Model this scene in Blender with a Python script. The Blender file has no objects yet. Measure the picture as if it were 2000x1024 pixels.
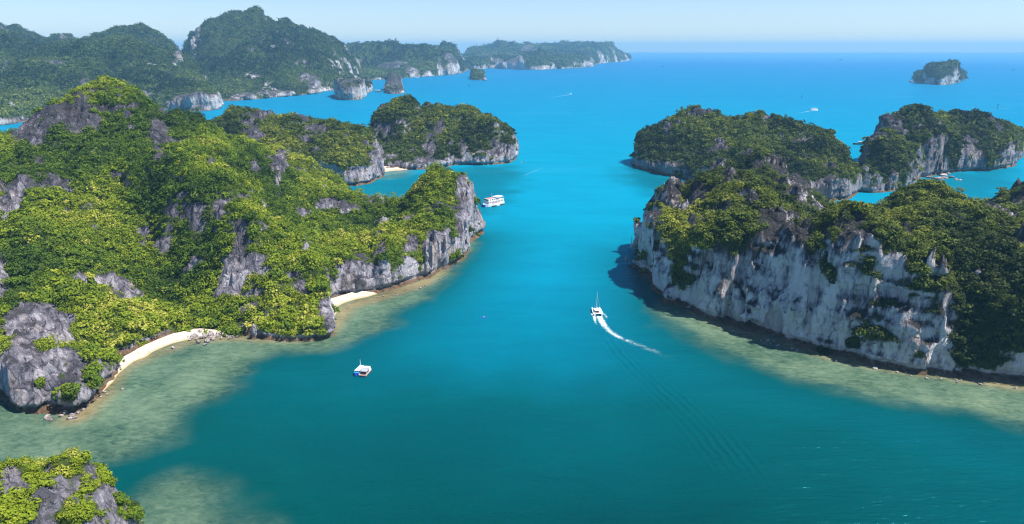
import bpy, bmesh, math, random, time
import numpy as np
from mathutils import Vector, Matrix
T0 = time.time()
R = math.radians
scene = bpy.context.scene
COL = scene.collection

# ------------------------------------------------------------------ camera, sky, sun, exposure
CAM_H = 150.0
F_PX = 1351.0                       # focal length in pixels of the 2000 px wide photograph
PITCH = math.atan2(418.0, F_PX)     # level sight lies 418 px above the centre
cam_d = bpy.data.cameras.new("camera")
cam_d.sensor_width = 36.0
cam_d.lens = 36.0 * F_PX / 2000.0
cam_d.clip_start = 1.0
cam_d.clip_end = 120000.0
cam = bpy.data.objects.new("camera", cam_d)
COL.objects.link(cam)
cam.location = (0, 0, CAM_H)
cam.rotation_euler = (math.pi / 2 - PITCH, 0, 0)
scene.camera = cam

SUN_EL, SUN_AZ = R(61), R(101)      # azimuth clockwise from +Y: from the right, a little behind the camera
world = bpy.data.worlds.new("World")
scene.world = world
world.use_nodes = True
wn = world.node_tree
bg = wn.nodes["Background"]
sky = wn.nodes.new("ShaderNodeTexSky")
sky.sky_type = 'NISHITA'
sky.sun_disc = False
sky.sun_elevation = SUN_EL
sky.sun_rotation = SUN_AZ
sky.altitude = 0.0
sky.air_density = 1.0
sky.dust_density = 0.1
sky.ozone_density = 3.0
tintn = wn.nodes.new("ShaderNodeMix"); tintn.data_type = 'RGBA'; tintn.blend_type = 'MULTIPLY'
tintn.inputs[0].default_value = 1.0
tintn.inputs[7].default_value = (0.82, 0.93, 1.16, 1)      # the clear maritime blue of the day
wn.links.new(sky.outputs[0], tintn.inputs[6])
wn.links.new(tintn.outputs[2], bg.inputs[0])
bg.inputs[1].default_value = 0.072

sl = bpy.data.lights.new("sun", 'SUN')
sl.energy = 5.0
sl.angle = R(0.53)
sl.color = (1.0, 0.95, 0.87)
sun = bpy.data.objects.new("sun", sl)
COL.objects.link(sun)
sdir = Vector((math.sin(SUN_AZ) * math.cos(SUN_EL), math.cos(SUN_AZ) * math.cos(SUN_EL), math.sin(SUN_EL)))
sun.rotation_euler = sdir.to_track_quat('Z', 'Y').to_euler()
sun.location = (0, 0, 600)

scene.view_settings.view_transform = 'Standard'
scene.view_settings.look = 'None'
scene.view_settings.exposure = 0.95
scene.view_settings.gamma = 1.0
scene.render.engine = 'CYCLES'
scene.cycles.max_bounces = 6
scene.cycles.diffuse_bounces = 3
scene.cycles.glossy_bounces = 3
scene.cycles.transparent_max_bounces = 8
scene.cycles.volume_bounces = 0
scene.cycles.use_denoising = True
scene.cycles.filter_width = 1.2

# ------------------------------------------------------------------ photograph pixel -> place
SP, CP = math.sin(PITCH), math.cos(PITCH)
def ray(X, Y):
    u, v = X - 1000.0, Y - 512.0
    return u, F_PX * CP - v * SP, -F_PX * SP - v * CP
def P(X, Y, z=0.0):                 # the point at height z seen at a pixel
    a, b, c = ray(X, Y)
    t = (z - CAM_H) / c
    return (a * t, b * t, z)
def C(X, Y, D):                     # the point at depth D seen at a pixel
    a, b, c = ray(X, Y)
    t = D / b
    return (a * t, D, CAM_H + c * t)
def to_px(p):                       # (n,3) -> pixel columns and rows
    x, y, z = p[:, 0], p[:, 1], p[:, 2] - CAM_H
    d = y * CP - z * SP
    up = y * SP + z * CP
    d = np.where(d < 1, 1, d)
    return 1000 + F_PX * x / d, 512 - F_PX * up / d, d

# ------------------------------------------------------------------ helpers
def tag(o, label=None, cat=None, group=None, kind=None):
    if label: o["label"] = label
    if cat: o["category"] = cat
    if group: o["group"] = group
    if kind: o["kind"] = kind
    return o
def empty(name, loc=(0, 0, 0), rz=0.0):
    o = bpy.data.objects.new(name, None)
    o.empty_display_size = 0.5
    COL.objects.link(o)
    o.location = loc
    o.rotation_euler = (0, 0, rz)
    return o
def link(name, me, mat=None, parent=None):
    o = bpy.data.objects.new(name, me)
    COL.objects.link(o)
    if mat is not None and not me.materials: me.materials.append(mat)
    if parent is not None: o.parent = parent
    return o
def np_mesh(name, V, Q, n=4, smooth=False, attrs=None):
    me = bpy.data.meshes.new(name)
    V = np.ascontiguousarray(V, dtype=np.float32); Q = np.ascontiguousarray(Q, dtype=np.int32)
    me.vertices.add(len(V)); me.vertices.foreach_set("co", V.ravel())
    me.loops.add(Q.size); me.loops.foreach_set("vertex_index", Q.ravel())
    me.polygons.add(len(Q))
    me.polygons.foreach_set("loop_start", np.arange(0, Q.size, n, dtype=np.int32))
    me.polygons.foreach_set("use_smooth", np.full(len(Q), smooth, dtype=bool))
    me.update(calc_edges=True)
    for k, (dom, arr) in (attrs or {}).items():
        a = me.attributes.new(k, 'FLOAT', dom)
        a.data.foreach_set("value", np.ascontiguousarray(arr, dtype=np.float32))
    return me

# value noise in 2-D and 3-D
_rng = np.random.default_rng(7)
_T3 = _rng.random((64, 64, 64)).astype(np.float32) * 2 - 1
_T2 = _rng.random((256, 256)).astype(np.float32) * 2 - 1
def n3(x, y, z, s=0):
    x = x + s * 17.31; y = y + s * 9.77; z = z + s * 5.13
    xi, yi, zi = np.floor(x), np.floor(y), np.floor(z)
    fx, fy, fz = x - xi, y - yi, z - zi
    fx = fx * fx * (3 - 2 * fx); fy = fy * fy * (3 - 2 * fy); fz = fz * fz * (3 - 2 * fz)
    x0 = xi.astype(np.int32) & 63; y0 = yi.astype(np.int32) & 63; z0 = zi.astype(np.int32) & 63
    x1, y1, z1 = (x0 + 1) & 63, (y0 + 1) & 63, (z0 + 1) & 63
    c00 = _T3[x0, y0, z0] * (1 - fx) + _T3[x1, y0, z0] * fx
    c10 = _T3[x0, y1, z0] * (1 - fx) + _T3[x1, y1, z0] * fx
    c01 = _T3[x0, y0, z1] * (1 - fx) + _T3[x1, y0, z1] * fx
    c11 = _T3[x0, y1, z1] * (1 - fx) + _T3[x1, y1, z1] * fx
    a = c00 * (1 - fy) + c10 * fy; b = c01 * (1 - fy) + c11 * fy
    return a * (1 - fz) + b * fz
def n2(x, y, s=0):
    x = x + s * 31.7; y = y + s * 13.9
    xi, yi = np.floor(x), np.floor(y)
    fx, fy = x - xi, y - yi
    fx = fx * fx * (3 - 2 * fx); fy = fy * fy * (3 - 2 * fy)
    x0 = xi.astype(np.int32) & 255; y0 = yi.astype(np.int32) & 255
    x1, y1 = (x0 + 1) & 255, (y0 + 1) & 255
    return ((_T2[x0, y0] * (1 - fx) + _T2[x1, y0] * fx) * (1 - fy)
            + (_T2[x0, y1] * (1 - fx) + _T2[x1, y1] * fx) * fy)
def fbm2(x, y, o=3, s=0):
    r, a = 0, 1.0
    for i in range(o):
        r = r + a * n2(x * 2 ** i, y * 2 ** i, s + i); a *= 0.5
    return r
def domes(x, y, s=0):               # rounded knobs with creases between them (cellular noise), about 0..1
    x = x + s * 3.71; y = y + s * 7.13
    xi, yi = np.floor(x), np.floor(y)
    best = np.full(x.shape, 9.0)
    for dx in (-1, 0, 1):
        for dy in (-1, 0, 1):
            cx = (xi + dx).astype(np.int32); cy = (yi + dy).astype(np.int32)
            ox = 0.5 + 0.45 * _T2[cx & 255, (cy + 17) & 255]; oy = 0.5 + 0.45 * _T2[(cx + 91) & 255, cy & 255]
            best = np.minimum(best, (cx + ox - x) ** 2 + (cy + oy - y) ** 2)
    return 1 - np.minimum(best * 1.25, 1.2)
def sdist(px, py, poly):            # signed distance to a polygon, positive inside
    poly = np.asarray(poly, dtype=np.float64)
    d2 = np.full(px.shape, 1e18); ins = np.zeros(px.shape, dtype=bool)
    for i in range(len(poly)):
        ax, ay = poly[i - 1]; bx, by = poly[i]
        ex, ey = bx - ax, by - ay
        wx, wy = px - ax, py - ay
        t = np.clip((wx * ex + wy * ey) / (ex * ex + ey * ey + 1e-9), 0, 1)
        d2 = np.minimum(d2, (wx - ex * t) ** 2 + (wy - ey * t) ** 2)
        c = ((ay > py) != (by > py)) & (px < (bx - ax) * (py - ay) / (by - ay + 1e-12) + ax)
        ins ^= c
    d = np.sqrt(d2)
    return np.where(ins, d, -d)
def smooth_closed(poly, it=2):      # corner cutting
    p = np.asarray(poly, dtype=np.float64)
    for _ in range(it):
        q = np.roll(p, -1, axis=0)
        p = np.stack([p * 0.75 + q * 0.25, p * 0.25 + q * 0.75], axis=1).reshape(-1, 2)
    return p
def surface_nets(F, org, vs):
    ins = F > 0
    s = np.zeros(tuple(n - 1 for n in F.shape), dtype=np.int8)
    sl = (slice(None, -1), slice(1, None))
    for i in (0, 1):
        for j in (0, 1):
            for k in (0, 1):
                s += ins[sl[i], sl[j], sl[k]]
    act = (s > 0) & (s < 8)
    idx = np.full(s.shape, -1, dtype=np.int32)
    ii, jj, kk = np.nonzero(act)
    idx[ii, jj, kk] = np.arange(len(ii))
    acc = np.zeros((len(ii), 3)); cnt = np.zeros(len(ii))
    base = np.stack([ii, jj, kk], 1)
    cor = [(a, b, c) for a in (0, 1) for b in (0, 1) for c in (0, 1)]
    val = {c: F[ii + c[0], jj + c[1], kk + c[2]] for c in cor}
    for c in cor:
        for ax in range(3):
            if c[ax] == 0:
                d = list(c); d[ax] = 1; d = tuple(d)
                a, b = val[c], val[d]
                m = (a > 0) != (b > 0)
                t = np.where(m, a / np.where(m, a - b, 1), 0)
                pt = np.tile(np.array(c, dtype=np.float64), (len(ii), 1))
                pt[:, ax] = t
                acc += pt * m[:, None]; cnt += m
    V = (base + acc / cnt[:, None]) * vs + np.array(org)
    quads = []
    for ax in range(3):
        a = [slice(1, -1)] * 3; b = [slice(1, -1)] * 3
        a[ax] = slice(0, -1); b[ax] = slice(1, None)
        m = ins[tuple(a)] != ins[tuple(b)]
        e = np.nonzero(m)
        off = [1, 1, 1]; off[ax] = 0
        e = [e[q] + off[q] for q in range(3)]
        o1, o2 = [q for q in range(3) if q != ax]
        def g(d1, d2):
            c = [e[0], e[1], e[2]]
            c[o1] = c[o1] - d1; c[o2] = c[o2] - d2
            return idx[c[0], c[1], c[2]]
        q = np.stack([g(0, 0), g(1, 0), g(1, 1), g(0, 1)], 1)
        pos = ins[e[0], e[1], e[2]]
        flip = pos if ax != 1 else ~pos
        q[flip] = q[flip][:, ::-1]
        quads.append(q)
    Q = np.concatenate(quads)
    Q = Q[(Q >= 0).all(1)]
    return V, Q[:, ::-1]
def vnormals(V, Q):
    fn = np.cross(V[Q[:, 2]] - V[Q[:, 0]], V[Q[:, 3]] - V[Q[:, 1]])
    N = np.zeros_like(V)
    for k in range(4): 
        for c in range(3): N[:, c] += np.bincount(Q[:, k], fn[:, c], len(V))
    return N / (np.linalg.norm(N, axis=1, keepdims=True) + 1e-9), fn

# ------------------------------------------------------------------ materials
def new_mat(name):
    m = bpy.data.materials.new(name); m.use_nodes = True
    nt = m.node_tree
    return m, nt, nt.nodes["Principled BSDF"]
def N(nt, t, **kw):
    n = nt.nodes.new(t)
    for k, v in kw.items(): setattr(n, k, v)
    return n
def ramp(nt, fac, stops, interp='LINEAR'):
    r = N(nt, "ShaderNodeValToRGB")
    r.color_ramp.interpolation = interp
    el = r.color_ramp.elements
    while len(el) < len(stops): el.new(0.5)
    for e, (p, c) in zip(el, stops):
        e.position = p; e.color = (*c, 1) if len(c) == 3 else c
    nt.links.new(fac, r.inputs[0])
    return r.outputs[0]
def noise(nt, vec, scale, detail=4, rough=0.55, dist=0.0):
    n = N(nt, "ShaderNodeTexNoise")
    n.inputs["Scale"].default_value = scale; n.inputs["Detail"].default_value = detail
    n.inputs["Roughness"].default_value = rough; n.inputs["Distortion"].default_value = dist
    nt.links.new(vec, n.inputs["Vector"])
    return n.outputs["Fac"]
def mapping(nt, vec, scale, rot=(0, 0, 0)):
    m = N(nt, "ShaderNodeMapping")
    m.inputs["Scale"].default_value = scale; m.inputs["Rotation"].default_value = rot
    nt.links.new(vec, m.inputs["Vector"])
    return m.outputs[0]
def mix(nt, fac, a, b, blend='MIX'):
    m = N(nt, "ShaderNodeMix", data_type='RGBA', blend_type=blend)
    for s, v in ((m.inputs[0], fac), (m.inputs[6], a), (m.inputs[7], b)):
        if hasattr(v, "is_linked"): nt.links.new(v, s)
        elif isinstance(v, (int, float)): s.default_value = v
        else: s.default_value = (*v, 1)
    return m.outputs[2]
def mth(nt, op, a, b=None, clamp=False):
    m = N(nt, "ShaderNodeMath", operation=op, use_clamp=clamp)
    for i, v in enumerate((a, b)):
        if v is None: continue
        if hasattr(v, "is_linked"): nt.links.new(v, m.inputs[i])
        else: m.inputs[i].default_value = v
    return m.outputs[0]
def attr(nt, name):
    return N(nt, "ShaderNodeAttribute", attribute_name=name).outputs["Fac"]
def plain(name, col, rough=0.5, spec=0.5, metal=0.0):
    m, nt, b = new_mat(name)
    g = N(nt, "ShaderNodeNewGeometry")
    tc = N(nt, "ShaderNodeTexCoord")
    f = noise(nt, tc.outputs["Object"], 1.7, 4)
    c = mix(nt, f, tuple(v * 0.86 for v in col), tuple(min(1, v * 1.08) for v in col))
    nt.links.new(c, b.inputs["Base Color"])
    b.inputs["Roughness"].default_value = rough
    b.inputs["Metallic"].default_value = metal
    b.inputs["Specular IOR Level"].default_value = spec
    return m

def rock_material(name, S=1.0, tint=(1, 1, 1), light=0.42, dark=0.11, tide=2.6):
    """karst limestone: pale on the cliffs, grey-violet and fluted on the crests; soil and low scrub where attribute veg is high"""
    m, nt, b = new_mat(name)
    L = nt.links
    g = N(nt, "ShaderNodeNewGeometry").outputs["Position"]
    n_big = noise(nt, g, 0.035 * S, 5, 0.6)
    streak = noise(nt, mapping(nt, g, (0.33 * S, 0.33 * S, 0.06 * S)), 1.0, 6, 0.65, 0.8)
    fine = noise(nt, mapping(nt, g, (1.0, 1.0, 0.42)), 0.7 * S, 8, 0.78, 0.3)
    bands = noise(nt, mapping(nt, g, (0.02 * S, 0.02 * S, 0.22 * S)), 1.0, 4, 0.6, 0.5)
    vo = N(nt, "ShaderNodeTexVoronoi", feature='DISTANCE_TO_EDGE'); vo.inputs["Scale"].default_value = 1.0
    wv_ = N(nt, "ShaderNodeVectorMath", operation='MULTIPLY_ADD')
    nc = N(nt, "ShaderNodeTexNoise"); nc.inputs["Scale"].default_value = 0.18 * S; nc.inputs["Detail"].default_value = 4; L.new(g, nc.inputs["Vector"])
    L.new(nc.outputs["Color"], wv_.inputs[0]); wv_.inputs[1].default_value = (7 / S, 7 / S, 9 / S); L.new(g, wv_.inputs[2])
    L.new(mapping(nt, wv_.outputs[0], (0.17 * S, 0.17 * S, 0.05 * S)), vo.inputs["Vector"])
    crack = mth(nt, 'SUBTRACT', 1.0, mth(nt, 'MULTIPLY', vo.outputs["Distance"], 9.0), True)
    stain = noise(nt, mapping(nt, g, (0.28 * S, 0.28 * S, 0.018 * S)), 1.0, 5, 0.6, 0.3)
    stain = mth(nt, 'MULTIPLY', mth(nt, 'SUBTRACT', stain, 0.54, True), 7.0, True)
    pale = attr(nt, "pale")
    k = mth(nt, 'ADD', mth(nt, 'MULTIPLY', streak, 1.6), mth(nt, 'MULTIPLY', n_big, 2.0))
    k = mth(nt, 'ADD', k, mth(nt, 'MULTIPLY', fine, 1.5))
    k = mth(nt, 'ADD', k, mth(nt, 'MULTIPLY', bands, 0.6))
    k = mth(nt, 'ADD', k, mth(nt, 'MULTIPLY', mth(nt, 'SUBTRACT', pale, 0.5), 0.85))
    k = mth(nt, 'SUBTRACT', k, mth(nt, 'ADD', mth(nt, 'MULTIPLY', crack, 0.18), mth(nt, 'MULTIPLY', stain, 0.42)))
    k = mth(nt, 'MULTIPLY', mth(nt, 'SUBTRACT', k, 2.37), 1.15, True)
    t = tint
    d, l = dark, light
    c = ramp(nt, k, [(0.0, (d * .5 * t[0], d * .5 * t[1], d * .55 * t[2])), (0.3, (d * 1.25 * t[0], d * 1.2 * t[1], d * 1.35 * t[2])),
                     (0.62, (l * .55 * t[0], l * .53 * t[1], l * .57 * t[2])), (1.0, (l * 1.15 * t[0], l * 1.12 * t[1], l * 1.1 * t[2]))])
    och = noise(nt, mapping(nt, g, (0.09 * S, 0.09 * S, 0.03 * S)), 1.0, 3)
    och = mth(nt, 'MULTIPLY', mth(nt, 'MULTIPLY', mth(nt, 'SUBTRACT', och, 0.52, True), 4.0, True), pale, True)
    c = mix(nt, mth(nt, 'MULTIPLY', och, 0.6), c, (0.40, 0.29, 0.19))
    sep = N(nt, "ShaderNodeSeparateXYZ"); L.new(g, sep.inputs[0])
    z = mth(nt, 'ADD', sep.outputs[2], mth(nt, 'MULTIPLY', mth(nt, 'SUBTRACT', fine, 0.5), 2.0))
    wet = mth(nt, 'MULTIPLY', mth(nt, 'SUBTRACT', tide, z), 0.8, True)        # the tide zone: oyster-brown
    c = mix(nt, mth(nt, 'MULTIPLY', wet, 0.9), c, ramp(nt, streak, [(0.3, (0.055, 0.035, 0.022)), (0.7, (0.23, 0.14, 0.08))]))
    vg = attr(nt, "veg")
    vgm = mth(nt, 'MULTIPLY', mth(nt, 'ADD', vg, mth(nt, 'MULTIPLY', mth(nt, 'SUBTRACT', fine, 0.5), 0.9)), 1.6, True)
    c = mix(nt, vgm, c, ramp(nt, noise(nt, g, 0.4 * S, 5, 0.7), [(0.3, (0.022, 0.036, 0.010)), (0.55, (0.055, 0.085, 0.016)), (0.8, (0.11, 0.14, 0.026))]))
    L.new(c, b.inputs["Base Color"])
    b.inputs["Roughness"].default_value = 0.9
    b.inputs["Specular IOR Level"].default_value = 0.15
    h = mth(nt, 'SUBTRACT', mth(nt, 'ADD', mth(nt, 'MULTIPLY', streak, 1.4), mth(nt, 'MULTIPLY', fine, 1.3)), mth(nt, 'MULTIPLY', crack, 0.6))
    bp = N(nt, "ShaderNodeBump"); bp.inputs["Strength"].default_value = 0.9; bp.inputs["Distance"].default_value = 1.3 / S
    L.new(h, bp.inputs["Height"]); L.new(bp.outputs[0], b.inputs["Normal"])
    return m

def leaf_material(name, stops):
    m, nt, b = new_mat(name)
    L = nt.links
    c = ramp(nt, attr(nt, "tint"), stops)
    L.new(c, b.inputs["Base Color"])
    b.inputs["Roughness"].default_value = 0.75
    b.inputs["Specular IOR Level"].default_value = 0.18
    tr = N(nt, "ShaderNodeBsdfTranslucent"); L.new(c, tr.inputs[0])
    mx = N(nt, "ShaderNodeMixShader"); mx.inputs[0].default_value = 0.32
    L.new(b.outputs[0], mx.inputs[1]); L.new(tr.outputs[0], mx.inputs[2])
    L.new(mx.outputs[0], nt.nodes["Material Output"].inputs[0])
    return m

M_ROCK = rock_material("limestone", 1.0, (1.0, 0.96, 1.06), light=0.36, dark=0.10)
M_ROCK_SHADE = rock_material("limestone_pale", 0.8, (1.05, 1.0, 1.0), light=0.60, dark=0.06)  # pale, high-contrast colour makes up for the shade on the great cliff
M_ROCK_PAINTED_SHADE = rock_material("limestone_painted_shade", 0.7, (1.02, 0.97, 1.05), light=0.25, dark=0.07)  # darker limestone: the shade on these cliffs is put into the colour
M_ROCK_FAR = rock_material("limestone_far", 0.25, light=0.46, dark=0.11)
M_ROCK_CREST = rock_material("limestone_weathered", 1.6, (1.05, 1.0, 1.08), light=0.36, dark=0.15)
M_LEAF = leaf_material("leaves_bright", [(0.0, (0.024, 0.050, 0.008)), (0.3, (0.070, 0.130, 0.011)), (0.6, (0.165, 0.230, 0.014)), (0.85, (0.26, 0.315, 0.018)), (1.0, (0.44, 0.43, 0.08))])
M_LEAF_OLIVE = leaf_material("leaves_olive", [(0.0, (0.016, 0.028, 0.009)), (0.35, (0.064, 0.094, 0.015)), (0.7, (0.148, 0.182, 0.019)), (1.0, (0.28, 0.30, 0.035))])
M_LEAF_FAR = leaf_material("leaves_far", [(0.0, (0.014, 0.028, 0.014)), (0.4, (0.054, 0.090, 0.032)), (0.8, (0.112, 0.160, 0.042)), (1.0, (0.19, 0.23, 0.05))])  # lightened so the leaf colour carries part of the haze

# ------------------------------------------------------------------ leaf crowns
def crown_shape(seed, n, lumps=6, flat=0.72, leaf=0.3):
    """n leaf sprays (quads) spread over a few overlapping lumps of a unit crown: (n,4,3) and a brightness per spray"""
    r = np.random.default_rng(seed)
    cen = [(0, 0, 0.25, 0.62)]
    for i in range(lumps):
        a = i * 2.4 + r.random() * 0.9; d = 0.35 + 0.3 * r.random()
        cen.append((math.cos(a) * d, math.sin(a) * d, 0.05 + 0.35 * r.random(), 0.34 + 0.2 * r.random()))
    cen = np.array(cen)
    w = cen[:, 3] ** 2; pick = r.choice(len(cen), n, p=w / w.sum())
    d = r.normal(size=(n, 3)); d[:, 2] = d[:, 2] * 0.8 + 0.25
    d /= np.linalg.norm(d, axis=1, keepdims=True)
    rad = cen[pick, 3] * (0.78 + 0.3 * r.random(n))
    p = cen[pick, :3] + d * rad[:, None]
    p[:, 2] *= flat
    nn = d + r.normal(size=(n, 3)) * 0.45; nn[:, 2] += 0.25
    nn /= np.linalg.norm(nn, axis=1, keepdims=True)
    t = np.cross(nn, r.normal(size=(n, 3))); t /= np.linalg.norm(t, axis=1, keepdims=True) + 1e-9
    b = np.cross(nn, t)
    s = leaf * (0.6 + 0.7 * r.random(n))[:, None]
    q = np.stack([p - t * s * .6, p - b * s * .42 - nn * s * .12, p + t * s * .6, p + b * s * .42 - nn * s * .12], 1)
    return q.astype(np.float32), (r.random(n) * 0.5 + 0.3 * np.clip(p[:, 2], 0, 1)).astype(np.float32)  # sprays lighter towards the crown top: shading put into the tint
def crowns_mesh(name, pos, nor, rad, tint, n_leaf, seed, leaf):
    """one mesh of many crowns, for the forest that reads as one mass"""
    r = np.random.default_rng(seed)
    K = 7
    Vs, Ts = [], []
    var = r.integers(0, K, len(pos))
    for k in range(K):
        q, tb = crown_shape(seed * 10 + k, n_leaf, lumps=(6, 3, 9, 5, 7, 4, 8)[k], flat=(0.72, 1.1, 0.55, 0.85, 0.6, 1.3, 0.75)[k], leaf=leaf * (1, .8, 1.15, .9, 1.25, .85, 1)[k])
        s = np.nonzero(var == k)[0]
        if not len(s): continue
        ax = nor[s] * 0.55 + np.array([0, 0, 0.6]); ax /= np.linalg.norm(ax, axis=1, keepdims=True)
        a = r.random(len(s)) * 2 * np.pi
        h = np.stack([np.cos(a), np.sin(a), np.zeros(len(s))], 1)
        e1 = np.cross(h, ax); e1 /= np.linalg.norm(e1, axis=1, keepdims=True) + 1e-9
        e2 = np.cross(ax, e1)
        M3 = np.stack([e1, e2, ax], 2) * rad[s][:, None, None]
        sc = np.stack([0.85 + 0.4 * r.random(len(s)), 0.85 + 0.4 * r.random(len(s)), 0.75 + 0.6 * r.random(len(s))], 1)
        M3 = (M3 * sc[:, None, :]).astype(np.float32)
        v = np.einsum('mij,kj->mki', M3, q.reshape(-1, 3)) + pos[s][:, None, :].astype(np.float32)
        Vs.append(v.reshape(-1, 3))
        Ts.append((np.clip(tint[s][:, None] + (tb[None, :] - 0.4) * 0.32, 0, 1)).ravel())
    V = np.concatenate(Vs); T = np.concatenate(Ts)
    Q = np.arange(len(V), dtype=np.int32).reshape(-1, 4)
    return np_mesh(name, V, Q, 4, False, {"tint": ('FACE', T)})

# ------------------------------------------------------------------ islands
ISLANDS = {}
def island(key, name, label, cat, fp, ctrl, vs, mat, leafmat, H_noise=(9, 46, 4.0, 16), rock_noise=(4.5, 19, 1.7, 5), notch=2.4, ledge=1.2,
           thr=0.3, patches=(), crown=(2.9, 3.2), n_leaf=90, leaf=0.3, tint=(0.45, 0.22), lean=0.10, kmin=7.0, seed=1, world_fp=False, zcap=None,
           hill=False, pale_top=None, flute=1.0, keep_back=-0.35, clipx=None, wob=1.0, backz=0.45, crag=0.5):
    poly = np.array([(p[0], p[1]) if world_fp else P(*p)[:2] for p in fp])
    poly = smooth_closed(poly, 2)
    ct = np.array([C(*c) for c in ctrl])
    ct[:, 2] = np.maximum(ct[:, 2] - 0.7 * crown[0] * np.clip(ct[:, 2] / (4 * crown[0]), 0, 1), 1.0)      # the traced skyline is that of the tree tops
    zmax = ct[:, 2].max()
    eg = np.roll(poly, -1, axis=0) - np.roll(poly, 1, axis=0)      # behind the ridges the land falls to the far shore
    ori = np.sign(np.sum(poly[:, 0] * np.roll(poly[:, 1], -1) - np.roll(poly[:, 0], -1) * poly[:, 1]))
    on = np.stack([eg[:, 1], -eg[:, 0]], 1) * ori; on /= np.linalg.norm(on, axis=1, keepdims=True) + 1e-9
    bk = [(q[0], q[1], min(backz * ct[np.argmin(((ct[:, :2] - q) ** 2).sum(1)), 2], backz * 0.75 * zmax)) for q, w_ in zip(poly[::3], on[::3]) if w_[1] > 0.35]
    if bk: ct = np.concatenate([ct, np.array(bk)])
    x0, y0 = poly.min(0) - 12 - 2 * vs; x1, y1 = poly.max(0) + 12 + 2 * vs
    if clipx: x0, x1 = max(x0, clipx[0]), min(x1, clipx[1])
    zt = (zcap or ct[:, 2].max() * 1.05 + H_noise[0] * 1.2) + 6
    z0 = -max(2.6, 1.2 * vs)
    gx = np.arange(x0, x1, vs); gy = np.arange(y0, y1, vs); gz = np.arange(z0, zt, vs)
    X, Y = np.meshgrid(gx, gy, indexing='ij')
    # height from the control points (multiquadric)
    sc = max(np.ptp(poly[:, 0]), np.ptp(poly[:, 1]))
    c2 = (0.022 * sc) ** 2
    pts = ct[:, :2]
    d = np.sqrt(((pts[:, None] - pts[None]) ** 2).sum(2) + c2)
    A = np.zeros((len(pts) + 1,) * 2); A[:-1, :-1] = d - np.eye(len(pts)) * 0.02 * math.sqrt(c2); A[:-1, -1] = A[-1, :-1] = 1
    w = np.linalg.solve(A, np.append(ct[:, 2], 0))
    Hh = np.full(X.shape, w[-1])
    for i in range(len(pts)):
        Hh += w[i] * np.sqrt((X - pts[i, 0]) ** 2 + (Y - pts[i, 1]) ** 2 + c2)
    Hh = np.clip(Hh, 1.0, ct[:, 2].max() * 1.08)
    a1, l1, a2, l2 = H_noise
    wx_, wy_ = 0.25 * n2(X / l1 * 1.4, Y / l1 * 1.4, seed + 30), 0.25 * n2(X / l1 * 1.4, Y / l1 * 1.4, seed + 31)
    Hh = Hh + np.minimum(1, Hh / (3.2 * a1)) * (a1 * (1.35 * domes(X / l1 + wx_, Y / l1 + wy_, seed) - 0.98 + 0.5 * fbm2(X / l1, Y / l1, 2, seed)) + a2 * (1.3 * domes(X / l2 + wx_, Y / l2 + wy_, seed + 1) - 0.98 + 0.5 * fbm2(X / l2, Y / l2, 2, seed + 5)))
    wa = 0.12 * l1 * wob
    S = sdist(X + wa * n2(X / l1 * 1.3, Y / l1 * 1.3, seed + 8) + 0.35 * wa * n2(X / l2, Y / l2, seed + 9),
              Y + wa * n2(X / l1 * 1.3, Y / l1 * 1.3, seed + 10) + 0.35 * wa * n2(X / l2, Y / l2, seed + 11), poly)
    Z = gz[None, None, :]
    oz = -lean * np.maximum(gz - 4, 0)
    u = np.clip((gz - 0.5) / 3.4, 0, 1)
    nt_ = notch * (np.sin(np.pi * u) ** 1.0)
    oz = oz - nt_ + ledge * np.clip((0.9 - gz) / 0.6, 0, 1)
    a = (Hh[:, :, None] - Z).astype(np.float32)
    b = (S[:, :, None] + oz[None, None, :]).astype(np.float32)
    h = np.clip(0.5 + 0.5 * (b - a) / kmin, 0, 1)
    Fv = b * (1 - h) + a * h - kmin * h * (1 - h)
    del a, b, h
    r1, q1, r2, q2 = rock_noise
    band = np.abs(Fv) < (r1 + r2) * 1.8 + 2 * vs
    bi, bj, bk = np.nonzero(band)
    px, py, pz = gx[bi], gy[bj], gz[bk]
    nA = n3(px / q1, py / q1, pz / (q1 * 1.6), seed)
    nz_ = r1 * nA + 0.55 * r1 * (0.45 - 1.5 * np.abs(n3(px / (q1 * .6), py / (q1 * .6), pz / (q1 * 1.3), seed + 1)))
    wob_ = 0.35 * n3(px / q2, py / q2, pz / (q2 * 2), seed + 14)
    nz_ += 1.5 * r2 * flute * (domes(px / (q2 * 1.5) + wob_ + pz * 0.012, py / (q2 * 1.5) + wob_, seed + 2) - 0.7)      # buttresses with dark clefts between
    nz_ += 0.6 * r2 * (0.4 - 1.4 * np.abs(n3(px / (q2 * .55), py / (q2 * .55), pz / (q2 * 1.8), seed + 4)))
    nz_ += 0.55 * r2 * n3(px / (q2 * 5), py / (q2 * 5), pz / (q2 * .55), seed + 15)                                     # bedding
    if vs < 4: nz_ += 0.35 * r2 * n3(px / (q2 * .25), py / (q2 * .25), pz / (q2 * .6), seed + 16)
    nz_ *= np.clip((pz + 1.5) / 5, 0.35, 1)
    bX, bY, _ = to_px(np.stack([px, py, pz], 1))
    wA, wB = n3(px / q1, py / q1, pz / q1, seed + 20), n3(px / q1, py / q1, pz / q1, seed + 21)
    spk = np.abs(n3(px / (q2 * .8), py / (q2 * .8), pz / (q2 * 4), seed + 22))
    for (cx, cy, rx, ry, k) in patches:         # bare crags stand a little proud of the woods
        if k < 0:
            q = ((bX - cx) / rx + 0.55 * wA) ** 2 + ((bY - cy) / ry + 0.55 * wB) ** 2
            nz_ += np.clip(1.2 - q, 0, 1) * r1 * (0.75 - 1.6 * spk)
    cm = np.clip((n3(px / (l2 * 1.1), py / (l2 * 1.1), pz / (l2 * 1.8), seed + 40) - crag) * 4, 0, 1)
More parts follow.
